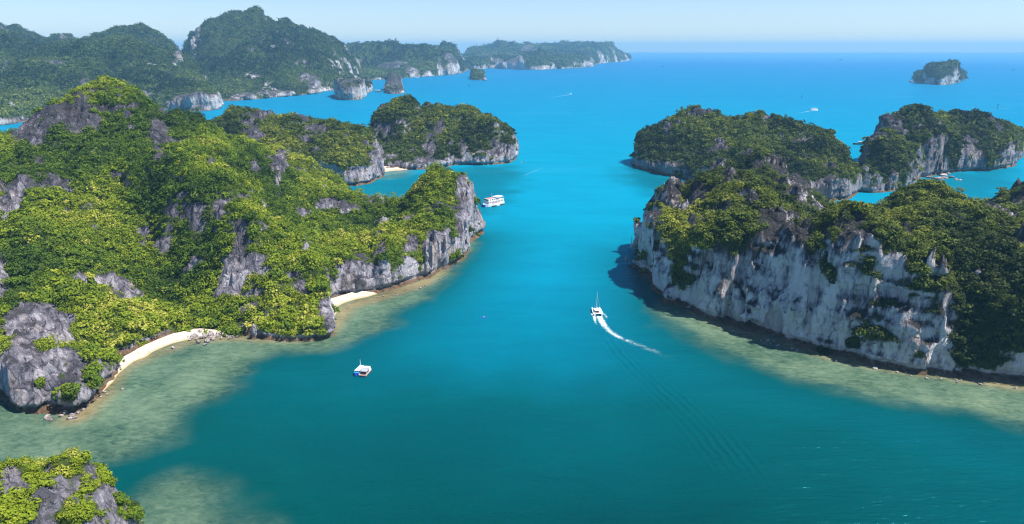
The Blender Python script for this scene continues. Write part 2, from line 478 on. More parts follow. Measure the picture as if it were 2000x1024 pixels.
    nz_ += cm * r1 * (1.1 - 2.2 * spk)
    Fv[bi, bj, bk] += nz_
    Fv[0], Fv[-1], Fv[:, 0], Fv[:, -1] = -1, -1, -1, -1
    V, Q = surface_nets(Fv, (x0, y0, z0), vs)
    del Fv, band
    Nn, fn = vnormals(V, Q)
    # where plants grow
    X_, Y_, D_ = to_px(V)
    wA, wB = n3(V[:, 0] / q1, V[:, 1] / q1, V[:, 2] / q1, seed + 20), n3(V[:, 0] / q1, V[:, 1] / q1, V[:, 2] / q1, seed + 21)
    vn = 0.36 * n3(V[:, 0] / (l2 * 1.6), V[:, 1] / (l2 * 1.6), V[:, 2] / (l2 * 2.6), seed + 6) + 0.22 * n3(V[:, 0] / (l2 * .5), V[:, 1] / (l2 * .5), V[:, 2] / (l2 * .9), seed + 7)
    veg = (Nn[:, 2] - thr) + vn
    for (cx, cy, rx, ry, k) in patches:
        q = ((X_ - cx) / rx + 0.55 * wA) ** 2 + ((Y_ - cy) / ry + 0.55 * wB) ** 2
        veg = veg + k * np.clip(1.3 - q + 1.6 * vn, 0, 1)
    veg = veg - 1.0 * np.clip((n3(V[:, 0] / (l2 * 1.1), V[:, 1] / (l2 * 1.1), V[:, 2] / (l2 * 1.8), seed + 40) - crag + 0.06) * 4, 0, 1)
    veg = veg + 1.1 * np.clip((n3(V[:, 0] / (l2 * .45), V[:, 1] / (l2 * .45), V[:, 2] / (l2 * .3), seed + 44) - 0.40) * 4, 0, 1) * (n3(V[:, 0] / l1, V[:, 1] / l1, V[:, 2] / l1, seed + 45) > -0.1)   # shrubs that cling to the walls
    veg = veg - np.clip((4.5 - V[:, 2]) / 3, 0, 1) * 1.2
    pale = np.clip(1.25 - 1.3 * np.clip(Nn[:, 2], 0, 1) - (V[:, 2] / (0.55 * zt)) * 0.45, 0, 1)
    me = np_mesh(name, V, Q, 4, True, {"veg": ('POINT', np.clip(veg * 2.2, 0, 1)), "pale": ('POINT', pale)})
    root = empty(name, (float(poly[:, 0].mean()), float(poly[:, 1].mean()), 0))
    if hill: tag(root, label, cat, kind='structure')
    else: tag(root, label, cat)
    rk = link("rock", me, mat, root); rk.matrix_parent_inverse = root.matrix_world.inverted() if False else Matrix.Translation(-root.location)
    # candidate plants
    area = np.linalg.norm(fn, axis=1) * 0.5
    fveg = veg[Q].mean(1); fc = V[Q].mean(1); fN = fn / (np.linalg.norm(fn, axis=1, keepdims=True) + 1e-9)
    view = np.array([0, 0, CAM_H]) - fc; view /= np.linalg.norm(view, axis=1, keepdims=True)
    ok = (fveg > 0.0) & ((fN * view).sum(1) > keep_back)
    cr, sp = crown
    rr = np.random.default_rng(seed + 100)
    m = int(area[ok].sum() / (sp * sp) * 3.2)
    oki = np.nonzero(ok)[0]
    pr = area[oki] * np.clip(fveg[oki] * 4, 0.12, 1)
    f = rr.choice(oki, m, p=pr / pr.sum())
    uv = rr.random((m, 2, 1))
    p = (V[Q[f, 0]] * (1 - uv[:, 0]) + V[Q[f, 1]] * uv[:, 0]) * (1 - uv[:, 1]) + (V[Q[f, 3]] * (1 - uv[:, 0]) + V[Q[f, 2]] * uv[:, 0]) * uv[:, 1]
    keyc = np.floor(p / (sp * 0.92)).astype(np.int64)
    hsh = keyc[:, 0] * 73856093 ^ keyc[:, 1] * 19349663 ^ keyc[:, 2] * 83492791
    _, first = np.unique(hsh, return_index=True)
    p, f = p[first], f[first]
    nn = Nn[Q[f, 0]]
    big = 0.5 + 0.5 * n3(p[:, 0] / (l1 * .8), p[:, 1] / (l1 * .8), p[:, 2] / (l1 * .8), seed + 12)
    rad = cr * (0.42 + 1.15 * rr.random(len(p)) ** 2.6) * np.clip(0.55 + fveg[f] * 1.2, 0.5, 1.1)
    tn = tint[0] + (big - 0.5) * 1.0 + rr.normal(size=len(p)) * tint[1] * 0.42
    tn = np.where(rr.random(len(p)) < 0.035, tn + 0.35, tn)
    pp = p + nn * 0.15 * rad[:, None]
    ISLANDS[key] = dict(root=root, V=V, Q=Q, pos=pp, nor=nn, rad=rad, tint=tn, leafmat=leafmat, n_leaf=n_leaf, leaf=leaf, seed=seed)
    print("island", key, len(V), "plants", len(pp), "t=%.1f" % (time.time() - T0))
    return root
def grow(key, keep=None):
    I = ISLANDS[key]
    s = np.ones(len(I['pos']), bool) if keep is None else keep
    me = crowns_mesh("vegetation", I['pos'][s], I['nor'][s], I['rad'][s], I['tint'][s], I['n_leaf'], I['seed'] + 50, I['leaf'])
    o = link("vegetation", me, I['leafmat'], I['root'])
    o.matrix_parent_inverse = Matrix.Translation(-I['root'].location)
    o["kind"] = "stuff"
    print("grown", key, len(me.polygons), "t=%.1f" % (time.time() - T0))

island('A', "island", "big bright green headland with sandy coves, filling the left side", "island",
    [(-300, 760), (-60, 772), (0, 768), (45, 782), (80, 803), (130, 818), (152, 801), (172, 770), (210, 714), (275, 679), (335, 662), (388, 652), (440, 654),
     (480, 657), (540, 662), (600, 657), (640, 644), (652, 618), (645, 592), (655, 580), (700, 578), (760, 570), (820, 552), (865, 530), (895, 507), (922, 482), (934, 458),
     (930, 438), (900, 428), (820, 432), (740, 425), (680, 405), (600, 380), (500, 358), (400, 343), (250, 330), (100, 330), (-100, 340), (-260, 380)],
    [(230, 165, 620), (165, 172, 610), (130, 202, 590), (280, 182, 640), (330, 207, 650), (400, 247, 645), (440, 274, 630), (520, 306, 605), (560, 338, 590), (620, 374, 570),
     (660, 396, 560), (710, 416, 548), (745, 410, 542), (795, 402, 540), (838, 345, 545), (880, 334, 548), (912, 358, 540), (925, 385, 530), (40, 268, 600), (90, 228, 600), (0, 292, 560), (-120, 300, 560),
     (622, 566, 370), (560, 520, 385), (500, 462, 400), (440, 405, 425), (370, 352, 450), (300, 322, 480), (430, 642, 357), (380, 578, 390), (330, 505, 420), (285, 445, 450),
     (150, 480, 400), (100, 400, 440), (50, 320, 500), (150, 305, 520), (200, 255, 560), (0, 480, 400), (0, 400, 440), (60, 610, 320), (0, 570, 330), (120, 680, 290), (170, 742, 275), (-80, 560, 330),
     (250, 622, 340), (205, 690, 320), (640, 492, 450), (600, 445, 490), (690, 455, 470), (700, 505, 425), (780, 470, 460), (850, 430, 500), (900, 385, 525), (740, 438, 520), (600, 600, 362), (630, 600, 360)],
    1.2, M_ROCK, M_LEAF, thr=0.22, H_noise=(10, 50, 6, 19), seed=1, clipx=(-520, 60), crown=(2.8, 2.7), n_leaf=78, leaf=0.31, tint=(0.50, 0.28), crag=0.52,
    patches=[(170, 222, 48, 30, -1.3), (315, 268, 22, 48, -1.2), (60, 248, 45, 30, -1.1), (110, 215, 26, 26, -0.8), (255, 225, 12, 30, -0.9), (540, 330, 16, 30, -1.1), (495, 325, 12, 14, -0.9), (545, 295, 20, 60, -.5),
             (430, 400, 15, 42, -0.9), (322, 475, 18, 22, -0.9), (50, 705, 66, 95, -1.6), (125, 740, 62, 60, -1.3), (85, 672, 20, 15, 2.6), (122, 772, 22, 13, 2.4), (176, 742, 14, 16, 2.2), (78, 752, 9, 14, 2.0), (128, 715, 8, 7, 2.0), (120, 735, 7, 7, 2.0), (485, 608, 28, 45, -1.0), (590, 560, 24, 20, -.9), (640, 610, 20, 40, -1.0), (700, 540, 40, 35, -1.0),
             (660, 400, 40, 14, -0.9), (730, 385, 30, 14, -0.7), (740, 470, 14, 50, -.8), (800, 500, 14, 60, -.8), (840, 500, 14, 50, -.8), (905, 420, 22, 90, -0.9), (870, 470, 14, 50, -.7),
             (0, 540, 18, 40, -1), (600, 480, 14, 24, -.9), (500, 510, 30, 25, -.5), (480, 560, 50, 24, .5), (575, 610, 45, 40, 0.9), (360, 600, 110, 60, .6), (250, 560, 180, 120, .4), (620, 500, 60, 60, .5), (760, 440, 50, 45, .5), (850, 420, 40, 60, .35)])
island('B', "island", "rounded wooded island with a pale rocky right end, behind the big green headland", "island",
    [(500, 352), (560, 354), (610, 358), (650, 364), (700, 363), (738, 355), (748, 338), (742, 318), (700, 300), (600, 292), (480, 290), (380, 298), (320, 330), (400, 352)],
    [(425, 242, 890), (455, 222, 900), (490, 222, 900), (520, 238, 890), (570, 234, 880), (650, 235, 870), (675, 236, 865), (705, 258, 855), (735, 300, 830), (620, 300, 805), (690, 300, 805), (380, 262, 880), (300, 300, 870), (550, 300, 810), (450, 290, 830)],
    1.6, M_ROCK, M_LEAF_OLIVE, thr=0.26, seed=2, crag=0.42, crown=(3.1, 3.6), n_leaf=44, leaf=0.42, tint=(0.45, 0.25),
    patches=[(495, 270, 26, 60, -.9), (610, 265, 30, 24, -.6), (735, 330, 16, 40, -1.2), (640, 342, 90, 14, -.9), (560, 330, 60, 20, -.4), (640, 290, 60, 30, .5)])
island('C', "island", "knobbly wooded island with white cliffs and a small beach, beyond the white ferry", "island",
    [(738, 324), (800, 332), (850, 328), (910, 322), (960, 322), (1003, 320), (1015, 306), (1010, 294), (950, 282), (850, 278), (760, 280), (728, 298)],
    [(780, 197, 1040), (742, 225, 1020), (815, 198, 1040), (850, 220, 1020), (880, 210, 1020), (915, 208, 1010), (950, 234, 990), (985, 252, 980), (1008, 272, 975), (830, 280, 965), (900, 275, 955), (960, 280, 955), (760, 280, 980), (740, 270, 1000)],
    1.7, M_ROCK, M_LEAF_OLIVE, thr=0.28, seed=3, crag=0.45, crown=(3.4, 3.9), n_leaf=40, leaf=0.42, tint=(0.42, 0.22), H_noise=(10, 46, 4, 17),
    patches=[(985, 295, 30, 22, -1.2), (845, 290, 16, 28, -1.1), (905, 290, 9, 24, -.8), (870, 318, 120, 10, -.9), (780, 240, 50, 60, .5), (930, 270, 20, 30, .5)])
island('D', "island", "long dark green island with a cliffed left end, right of the channel", "island",
    [(1234, 326), (1262, 333), (1300, 342), (1350, 354), (1400, 380), (1480, 392), (1590, 393), (1640, 393), (1669, 385), (1672, 366), (1660, 345), (1600, 318), (1500, 300), (1400, 292), (1300, 294), (1245, 308)],
    [(1245, 285, 930), (1262, 255, 930), (1300, 227, 940), (1350, 215, 940), (1400, 223, 930), (1440, 235, 920), (1490, 224, 910), (1540, 238, 890), (1590, 264, 860), (1640, 290, 830), (1662, 325, 790), (1290, 300, 880), (1350, 300, 850), (1420, 300, 800), (1600, 330, 730), (1645, 335, 725), (1240, 300, 915), (1520, 300, 780)],
    1.6, M_ROCK_PAINTED_SHADE, M_LEAF_OLIVE, thr=0.24, seed=4, crown=(3.3, 3.7), n_leaf=44, leaf=0.42, tint=(0.34, 0.22),
    patches=[(1630, 368, 40, 26, -1.3), (1300, 325, 60, 14, -1.0), (1450, 270, 100, 40, .3)])
island('E', "island", "cliffed twin-humped island at the right edge, with a pale ledge at its foot", "island",
    [(1810, 346), (1830, 342), (1880, 335), (1935, 333), (1982, 327), (1992, 308), (1985, 292), (1900, 275), (1800, 272), (1720, 275), (1700, 300), (1712, 330), (1770, 345)],
    [(1712, 248, 930), (1727, 222, 940), (1762, 210, 950), (1800, 212, 950), (1836, 238, 930), (1850, 256, 925), (1872, 229, 960), (1900, 225, 960), (1940, 232, 950), (1972, 248, 940), (1988, 278, 930), (1790, 260, 860), (1830, 260, 855), (1900, 280, 890), (1950, 285, 900)],
    1.8, M_ROCK_PAINTED_SHADE, M_LEAF_OLIVE, thr=0.16, seed=5, crown=(3.3, 3.9), n_leaf=40, leaf=0.42, tint=(0.32, 0.2), notch=3,
    patches=[(1862, 290, 15, 40, 1.4), (1932, 300, 12, 30, 1.4), (1800, 290, 14, 40, .9), (1738, 248, 34, 24, -1.7), (1828, 300, 24, 48, -1.7), (1895, 310, 40, 26, -1.1), (1975, 305, 18, 26, -1.1)])
island('F', "island", "low domed dark green islet between the long island and the twin-humped island", "island",
    [(1676, 374), (1700, 378), (1740, 377), (1785, 364), (1806, 349), (1800, 336), (1760, 322), (1700, 326), (1678, 345)],
    [(1672, 312, 790), (1700, 280, 800), (1722, 262, 805), (1762, 260, 805), (1793, 276, 795), (1808, 312, 790), (1700, 335, 745), (1750, 330, 750), (1790, 330, 765)],
    1.8, M_ROCK_PAINTED_SHADE, M_LEAF_OLIVE, thr=0.05, seed=6, crown=(3.0, 3.4), n_leaf=50, leaf=0.4, tint=(0.50, 0.2),
    patches=[(1785, 350, 16, 22, -1.1), (1720, 368, 50, 10, -1.1)])
island('G', "island", "great grey cliff island with trees on top, filling the right side", "island",
    [(1250, 492), (1254, 515), (1262, 532), (1300, 577), (1350, 607), (1420, 637), (1500, 662), (1600, 687), (1700, 707), (1800, 726), (1900, 737), (2000, 750), (2200, 775), (2400, 700), (2200, 560), (2080, 455), (1985, 425), (1930, 440), (1850, 455), (1750, 455),
     (1640, 440), (1592, 404), (1560, 385), (1500, 376), (1420, 376), (1372, 385), (1345, 420), (1285, 460)],
    [(1280, 366, 518), (1330, 362, 500), (1380, 352, 470), (1440, 356, 460), (1480, 364, 450), (1530, 412, 440), (1600, 440, 430), (1690, 432, 420), (1750, 402, 430), (1800, 370, 432), (1840, 367, 432), (1870, 387, 430), (1910, 420, 420), (1940, 442, 418),
     (1270, 392, 500), (1290, 425, 462), (1350, 430, 427), (1400, 432, 396), (1480, 450, 370), (1560, 462, 352), (1680, 425, 345), (1750, 485, 328), (1850, 530, 312), (1950, 570, 303), (2000, 490, 325), (2100, 500, 320), (2000, 420, 400),
     (1500, 291, 645), (1440, 312, 640), (1385, 347, 615), (1550, 325, 630), (1575, 372, 625), (1440, 350, 560), (1520, 385, 540), (1330, 380, 540), (2000, 378, 500), (1962, 395, 500), (1937, 420, 490), (2100, 360, 500), (1700, 455, 490), (1800, 425, 480), (1640, 450, 520)],
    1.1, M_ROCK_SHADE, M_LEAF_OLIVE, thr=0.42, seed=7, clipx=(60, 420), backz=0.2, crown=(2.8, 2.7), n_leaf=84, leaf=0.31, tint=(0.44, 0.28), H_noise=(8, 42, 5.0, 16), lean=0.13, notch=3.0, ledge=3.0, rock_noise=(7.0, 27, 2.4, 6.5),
    patches=[(1530, 560, 160, 110, -1.0), (1290, 470, 30, 80, -.8), (1460, 385, 18, 26, -1.0), (1680, 445, 34, 34, -1.3), (1530, 325, 34, 34, -.9), (1560, 370, 20, 30, -.8), (1385, 450, 75, 40, 1.0), (1445, 450, 32, 66, 1.2), (1325, 480, 26, 60, 1.0), (1345, 545, 40, 18, .8), (1440, 560, 60, 14, .7), (1640, 480, 90, 16, .9), (1560, 500, 22, 14, .8),
             (1720, 660, 70, 24, .7), (1790, 690, 40, 40, .6), (1870, 560, 110, 90, 1.0), (1950, 640, 90, 80, 1.4), (1925, 695, 75, 45, 1.5), (1985, 580, 60, 120, 1.3), (1850, 600, 20, 60, -1.0), (1720, 520, 70, 18, .6), (1840, 510, 25, 40, -.9), (1680, 640, 50, 16, .5), (1850, 700, 60, 50, -.3),(1780, 620, 60, 40, -.5)])
island('H', "islet", "close rocky islet top with yellow-green bushes, in the bottom left corner", "islet",
    [(-101, 166), (-101, 140), (-112, 112), (-150, 95), (-205, 105), (-225, 150), (-205, 188), (-150, 190), (-114, 180)],
    [(130, 880, 158), (60, 890, 158), (0, 890, 158), (172, 915, 157), (222, 960, 157), (268, 1015, 157), (-100, 900, 158), (130, 990, 135), (0, 1000, 135), (60, 960, 142), (200, 1040, 140)],
    0.7, M_ROCK_CREST, M_LEAF, thr=0.5, seed=8, world_fp=True, H_noise=(4, 22, 2.2, 7), rock_noise=(2.0, 9, 1.3, 3.0), crown=(1.7, 2.3), n_leaf=150, leaf=0.24, tint=(0.66, 0.22), clipx=(-185, -70),
    patches=[(110, 960, 70, 60, -.4), (20, 955, 26, 40, -.5), (60, 910, 30, 24, .8), (150, 900, 36, 30, .8), (195, 935, 30, 30, .6), (150, 1005, 40, 26, .7), (30, 1000, 50, 30, .7), (245, 1000, 24, 26, .7)])
# the far ranges
island('J', "island", "hazy wooded ridge with a white-faced cliff point, far left behind the headland", "island",
    [(-300, 262), (0, 246), (60, 236), (150, 225), (250, 218), (330, 212), (365, 219), (428, 213), (432, 196), (420, 185), (380, 165), (300, 150), (100, 140), (-300, 140)],
    [(0, 128, 1900), (60, 128, 1950), (100, 132, 1950), (-200, 120, 1900), (120, 150, 1850), (165, 110, 2150), (180, 118, 2100), (230, 84, 2300), (290, 95, 2250), (330, 120, 2200), (360, 150, 2100), (0, 200, 1550), (100, 190, 1600), (200, 180, 1750), (300, 180, 1900), (360, 165, 1960), (400, 170, 1940), (425, 172, 1960), (345, 170, 1920),
     (0, 70, 3000), (-100, 60, 3000), (48, 92, 2900), (90, 60, 2900), (130, 92, 2900), (165, 76, 2900), (205, 68, 2900), (240, 62, 2950), (262, 66, 2950), (295, 54, 2950), (322, 66, 2950), (338, 116, 2900)],
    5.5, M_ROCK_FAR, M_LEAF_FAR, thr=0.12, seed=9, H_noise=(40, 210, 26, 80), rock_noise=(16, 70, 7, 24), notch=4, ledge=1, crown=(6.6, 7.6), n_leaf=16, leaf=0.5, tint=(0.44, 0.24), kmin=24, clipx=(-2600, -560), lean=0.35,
    patches=[(385, 194, 46, 20, -1.5), (380, 172, 50, 9, 1.2), (30, 185, 20, 16, -.6), (165, 160, 12, 12, -.8), (40, 235, 60, 12, -1.0), (345, 110, 10, 30, -.7)])
island('K', "island", "tallest hazy green mountain island, beyond the turquoise inlet", "island",
    [(425, 200), (480, 196), (560, 189), (620, 182), (655, 176), (700, 166), (718, 156), (700, 146), (600, 140), (450, 140), (340, 146), (350, 180)],
    [(345, 92, 2900), (362, 70, 2950), (390, 56, 3000), (435, 46, 3000), (450, 30, 3050), (470, 22, 3050), (495, 32, 3050), (522, 37, 3050), (550, 48, 3050), (570, 64, 3050), (590, 59, 3050), (612, 64, 3050), (640, 80, 3050), (670, 98, 3050), (695, 115, 3000), (713, 140, 2980), (440, 165, 2350), (520, 165, 2450), (600, 160, 2550), (660, 150, 2700), (420, 120, 2600), (520, 110, 2700), (600, 120, 2750)],
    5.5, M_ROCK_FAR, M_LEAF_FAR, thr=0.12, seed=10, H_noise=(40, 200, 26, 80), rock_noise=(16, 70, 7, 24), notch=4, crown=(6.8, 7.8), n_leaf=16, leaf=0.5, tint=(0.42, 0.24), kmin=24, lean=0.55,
    patches=[(610, 165, 14, 22, -.9), (530, 180, 40, 10, -.9), (470, 188, 40, 8, -1.1), (630, 178, 40, 8, -1.1)])
island('L', "island", "hazy blue-green ridge with white scars, right of the tallest mountain", "island",
    [(700, 158), (760, 155), (800, 152), (850, 149), (905, 145), (912, 138), (900, 131), (800, 130), (690, 132), (640, 140), (680, 152)],
    [(657, 92, 4900), (690, 84, 4900), (712, 88, 4850), (735, 90, 4850), (760, 96, 4850), (790, 84, 4800), (820, 90, 4800), (850, 87, 4800), (880, 97, 4700), (905, 120, 4400), (730, 96, 4200), (760, 104, 4200), (790, 93, 4250), (830, 98, 4250), (860, 105, 4200), (700, 100, 4300), (720, 120, 4100), (760, 128, 4000), (820, 125, 4050), (870, 122, 4100), (900, 128, 4100)],
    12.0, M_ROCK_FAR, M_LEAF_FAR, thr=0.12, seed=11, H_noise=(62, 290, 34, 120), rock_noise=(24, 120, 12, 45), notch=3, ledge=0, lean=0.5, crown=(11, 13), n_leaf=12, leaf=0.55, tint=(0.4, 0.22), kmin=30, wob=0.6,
    patches=[(800, 140, 16, 14, -1.2), (880, 135, 14, 12, -1.2), (835, 145, 10, 10, -1), (858, 118, 6, 8, -.9)])
island('N', "island", "farthest low hazy blue island running out to the open sea", "island",
    [(920, 138), (960, 133), (1020, 136), (1060, 137), (1110, 134), (1158, 131), (1165, 124), (1228, 120), (1230, 115), (1150, 115), (1000, 118), (900, 122), (890, 132)],
    [(880, 90, 8000), (898, 96, 7800), (925, 104, 7600), (955, 97, 7200), (975, 90, 7000), (990, 86, 7000), (1010, 92, 7000), (1030, 95, 7000), (1044, 91, 7000), (1065, 97, 7000), (1100, 96, 7200), (1120, 89, 7600), (1142, 88, 7800), (1170, 92, 8000), (1195, 91, 8200), (1215, 94, 8300), (1227, 104, 8300), (1000, 112, 6200), (1050, 105, 6000), (1100, 108, 6100), (1150, 112, 6200), (940, 118, 6200)],
    20.0, M_ROCK_FAR, M_LEAF_FAR, thr=0.12, seed=12, H_noise=(62, 400, 42, 170), rock_noise=(34, 180, 14, 70), notch=2, ledge=0, lean=0.5, crown=(17, 20), n_leaf=12, leaf=0.55, tint=(0.4, 0.2), kmin=40, wob=0.5,
    patches=[(1150, 127, 10, 8, -1), (975, 122, 10, 10, -.9), (1060, 132, 30, 6, -.9)])
island('Q', "islet", "lone dark grey islet with sheer sides, out in the open sea", "islet",
    [(1785, 161), (1830, 167), (1868, 165), (1884, 155), (1880, 147), (1820, 145), (1788, 150)],
    [(1789, 142, 3150), (1802, 129, 3180), (1830, 121, 3200), (1860, 115, 3200), (1877, 118, 3200), (1883, 138, 3200), (1800, 145, 3080), (1850, 140, 3080)],
    7.0, M_ROCK_FAR, M_LEAF_FAR, thr=0.05, crag=0.9, seed=13, H_noise=(8, 90, 6, 45), rock_noise=(9, 55, 5, 20), notch=3, ledge=0, crown=(7, 8.5), n_leaf=20, leaf=0.5, tint=(0.3, 0.2), kmin=14, lean=0.06)
def stack(key, label, fp, ctrl, vs=4.0, thr=0.75, **kw):
    a = dict(H_noise=(6, 60, 6, 25), rock_noise=(6, 36, 4, 14), notch=3, ledge=0, crown=(5, 6.5), n_leaf=20, leaf=0.5, tint=(0.34, 0.2), kmin=9, lean=0.05, wob=0.5)
    a.update(kw)
    island(key, "sea_stack", label, "sea stack", fp, ctrl, vs, M_ROCK_FAR, M_LEAF_FAR, thr=thr, **a)
stack('S', "broad square sea stack with a green cap and streaked white walls", [(660, 196), (705, 196), (713, 190), (710, 182), (665, 181), (656, 188)],
    [(662, 154, 2260), (685, 150, 2280), (700, 148, 2280), (710, 156, 2260), (680, 160, 2200)], seed=21)
stack('T', "narrow pale pinnacle just right of the broad square sea stack", [(708, 182), (724, 182), (726, 176), (712, 175)],
    [(716, 146, 2640), (722, 152, 2640), (712, 158, 2630)], seed=22, thr=0.7)
stack('U', "pyramid-shaped sea stack with a pointed top, alone in the inlet", [(749, 184), (788, 184), (792, 178), (780, 172), (752, 173)],
    [(766, 142, 2640), (772, 146, 2640), (756, 170, 2600), (786, 173, 2600), (770, 168, 2560), (779, 160, 2630)], seed=23, lean=0.2, thr=0.95)
stack('W', "small dark wooded sea stack with a tiny knob, in front of the far ridges", [(919, 157), (944, 157), (949, 153), (936, 149), (921, 150)],
    [(925, 137, 3700), (930, 138, 3700), (937, 148, 3680), (945, 151, 3650)], vs=6, seed=24, thr=0.2)

# ------------------------------------------------------------------ the sea
def px_poly(l): return smooth_closed([P(*p)[:2] for p in l], 2)
REEFS = [(px_poly([(-120, 900), (0, 900), (90, 905), (150, 912), (215, 912), (262, 888), (330, 848), (392, 800), (442, 750), (498, 706), (560, 686), (635, 682), (700, 658), (760, 626), (820, 590), (870, 552), (908, 508), (934, 465),
                    (900, 470), (800, 520), (700, 540), (600, 600), (400, 600), (200, 680), (100, 740), (-120, 740)]), 9.0, 1.0),
         (px_poly([(238, 975), (290, 948), (360, 945), (430, 962), (480, 985), (515, 1030), (500, 1100), (300, 1200), (150, 1100)]), 9.0, 0.85),
         (px_poly([(1243, 505), (1258, 560), (1282, 610), (1345, 660), (1430, 702), (1540, 740), (1650, 770), (1800, 798), (2000, 828), (2300, 890), (2300, 700), (1800, 690), (1500, 620), (1350, 560), (1270, 500)]), 10.0, 1.0),
         (px_poly([(742, 350), (775, 350), (812, 336), (790, 325), (740, 325)]), 8.0, 0.7),
         (px_poly([(1560, 412), (1640, 404), (1640, 390), (1560, 390)]), 8.0, 0.6)]
def axis(pts):
    out = [pts[0][0]]
    for (a, s), (b, t) in zip(pts[:-1], pts[1:]):
        while out[-1] < b:
            f = (out[-1] - a) / (b - a)
            out.append(out[-1] + s * (t / s) ** f)
    return np.array(out)
ya = axis([(-300, 40), (60, 12), (150, 2.2), (520, 2.6), (1200, 10), (4000, 90), (12000, 900), (24000, 2500)])
xa = axis([(0, 2.4), (330, 2.4), (700, 7), (2500, 60), (12000, 1500), (30000, 4000)])
xa = np.concatenate([-xa[::-1][:-1], xa])
GX, GY = np.meshgrid(xa, ya, indexing='ij')
fx, fy = GX.ravel(), GY.ravel()
near = (np.abs(fx) < 700) & (fy < 1300)
shallow = np.zeros(len(fx)); nx_, ny_ = fx[near], fy[near]
edge_n = 7 * n2(nx_ / 24, ny_ / 24, 40) + 3 * n2(nx_ / 8, ny_ / 8, 41)
sh = np.zeros(len(nx_))
for poly, soft, amt in REEFS:
    d = sdist(nx_, ny_, poly) + edge_n
    t = np.clip(0.5 + d / (2.2 * soft), 0, 1)
    sh = np.maximum(sh, amt * t * t * (3 - 2 * t))
shallow[near] = sh
SHORES = {k: I for k, I in ISLANDS.items()}
shore = np.zeros(len(fx))
def shore_poly(l): return smooth_closed([P(*p)[:2] for p in l], 2)
SAND_LINES = [[(150, 818), (172, 797), (205, 765), (240, 722), (290, 696), (350, 674), (395, 662), (440, 660), (500, 662), (600, 660), (640, 652), (662, 622), (680, 598), (740, 582), (830, 552), (890, 512)], 
              [(1360, 612), (1430, 642), (1500, 664), (1600, 690), (1700, 710), (1800, 728), (1900, 740), (2000, 752), (2200, 775)],
              [(742, 340), (770, 338), (802, 333)], [(1580, 405), (1606, 404)]]
def dist_line(px, py, line):
    d2 = np.full(px.shape, 1e18)
    for (ax, ay), (bx, by) in zip(line[:-1], line[1:]):
        ex, ey = bx - ax, by - ay
        t = np.clip(((px - ax) * ex + (py - ay) * ey) / (ex * ex + ey * ey), 0, 1)
        d2 = np.minimum(d2, (px - ax - ex * t) ** 2 + (py - ay - ey * t) ** 2)
    return np.sqrt(d2)
sd = np.full(len(nx_), 1e9)
for l in SAND_LINES: sd = np.minimum(sd, dist_line(nx_, ny_, [P(*p)[:2] for p in l]))
shore[near] = np.clip(1 - (sd + 0.35 * edge_n) / 9.0, 0, 1)
# waves thrown by the catamaran: distance from their line as a phase, and a strength
WAVE = [P(*p)[:2] for p in [(1158, 640), (1190, 690), (1232, 735), (1290, 790), (1345, 850), (1395, 920), (1440, 1000)]]
ph = np.zeros(len(fx)); amp = np.zeros(len(fx))
best = np.full(len(nx_), 1e18); sgn = np.zeros(len(nx_)); arc = np.zeros(len(nx_)); acc = 0.0
for (ax, ay), (bx, by) in zip(WAVE[:-1], WAVE[1:]):
    ex, ey = bx - ax, by - ay; ln = math.hypot(ex, ey)
    t = np.clip(((nx_ - ax) * ex + (ny_ - ay) * ey) / (ln * ln), 0, 1)
    dx, dy = nx_ - ax - ex * t, ny_ - ay - ey * t
    d2 = dx * dx + dy * dy
    m = d2 < best
    best = np.where(m, d2, best); arc = np.where(m, acc + t * ln, arc); sgn = np.where(m, np.sign(ex * dy - ey * dx), sgn)
    acc += ln
sdw = np.sqrt(best) * sgn
u = arc / acc
ph[near] = np.clip(sdw, -60, 60)
amp[near] = np.exp(-((sdw - 8 * u - 3) / (3 + 13 * u)) ** 2) * np.clip(u * 6, 0, 1) * np.clip((1 - u) * 4, 0, 1)
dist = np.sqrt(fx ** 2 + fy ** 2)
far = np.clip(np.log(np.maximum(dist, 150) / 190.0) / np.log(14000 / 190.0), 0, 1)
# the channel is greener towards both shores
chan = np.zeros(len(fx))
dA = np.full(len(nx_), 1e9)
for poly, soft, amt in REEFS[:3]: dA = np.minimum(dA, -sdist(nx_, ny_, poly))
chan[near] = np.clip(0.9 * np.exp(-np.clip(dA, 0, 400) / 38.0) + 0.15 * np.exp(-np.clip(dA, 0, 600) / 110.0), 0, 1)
TEAL_ZONES = [px_poly([(600, 400), (640, 366), (740, 350), (830, 338), (1000, 322), (1012, 345), (990, 395), (935, 445), (850, 425)]), px_poly([(1225, 322), (1290, 338), (1345, 350), (1400, 365), (1370, 395), (1265, 375), (1225, 352)]),
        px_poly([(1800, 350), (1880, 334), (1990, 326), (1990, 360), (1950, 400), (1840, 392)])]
for k_, teal_zone in enumerate(TEAL_ZONES):  # darker teal mixed into the water colour near these islands
    t = np.clip(0.55 + (sdist(nx_, ny_, teal_zone) + 2.0 * edge_n) / 60.0, 0, 1)
    cw = chan[near]; chan[near] = np.maximum(cw, (0.62, 0.7, 0.5)[k_] * t * t * (3 - 2 * t))
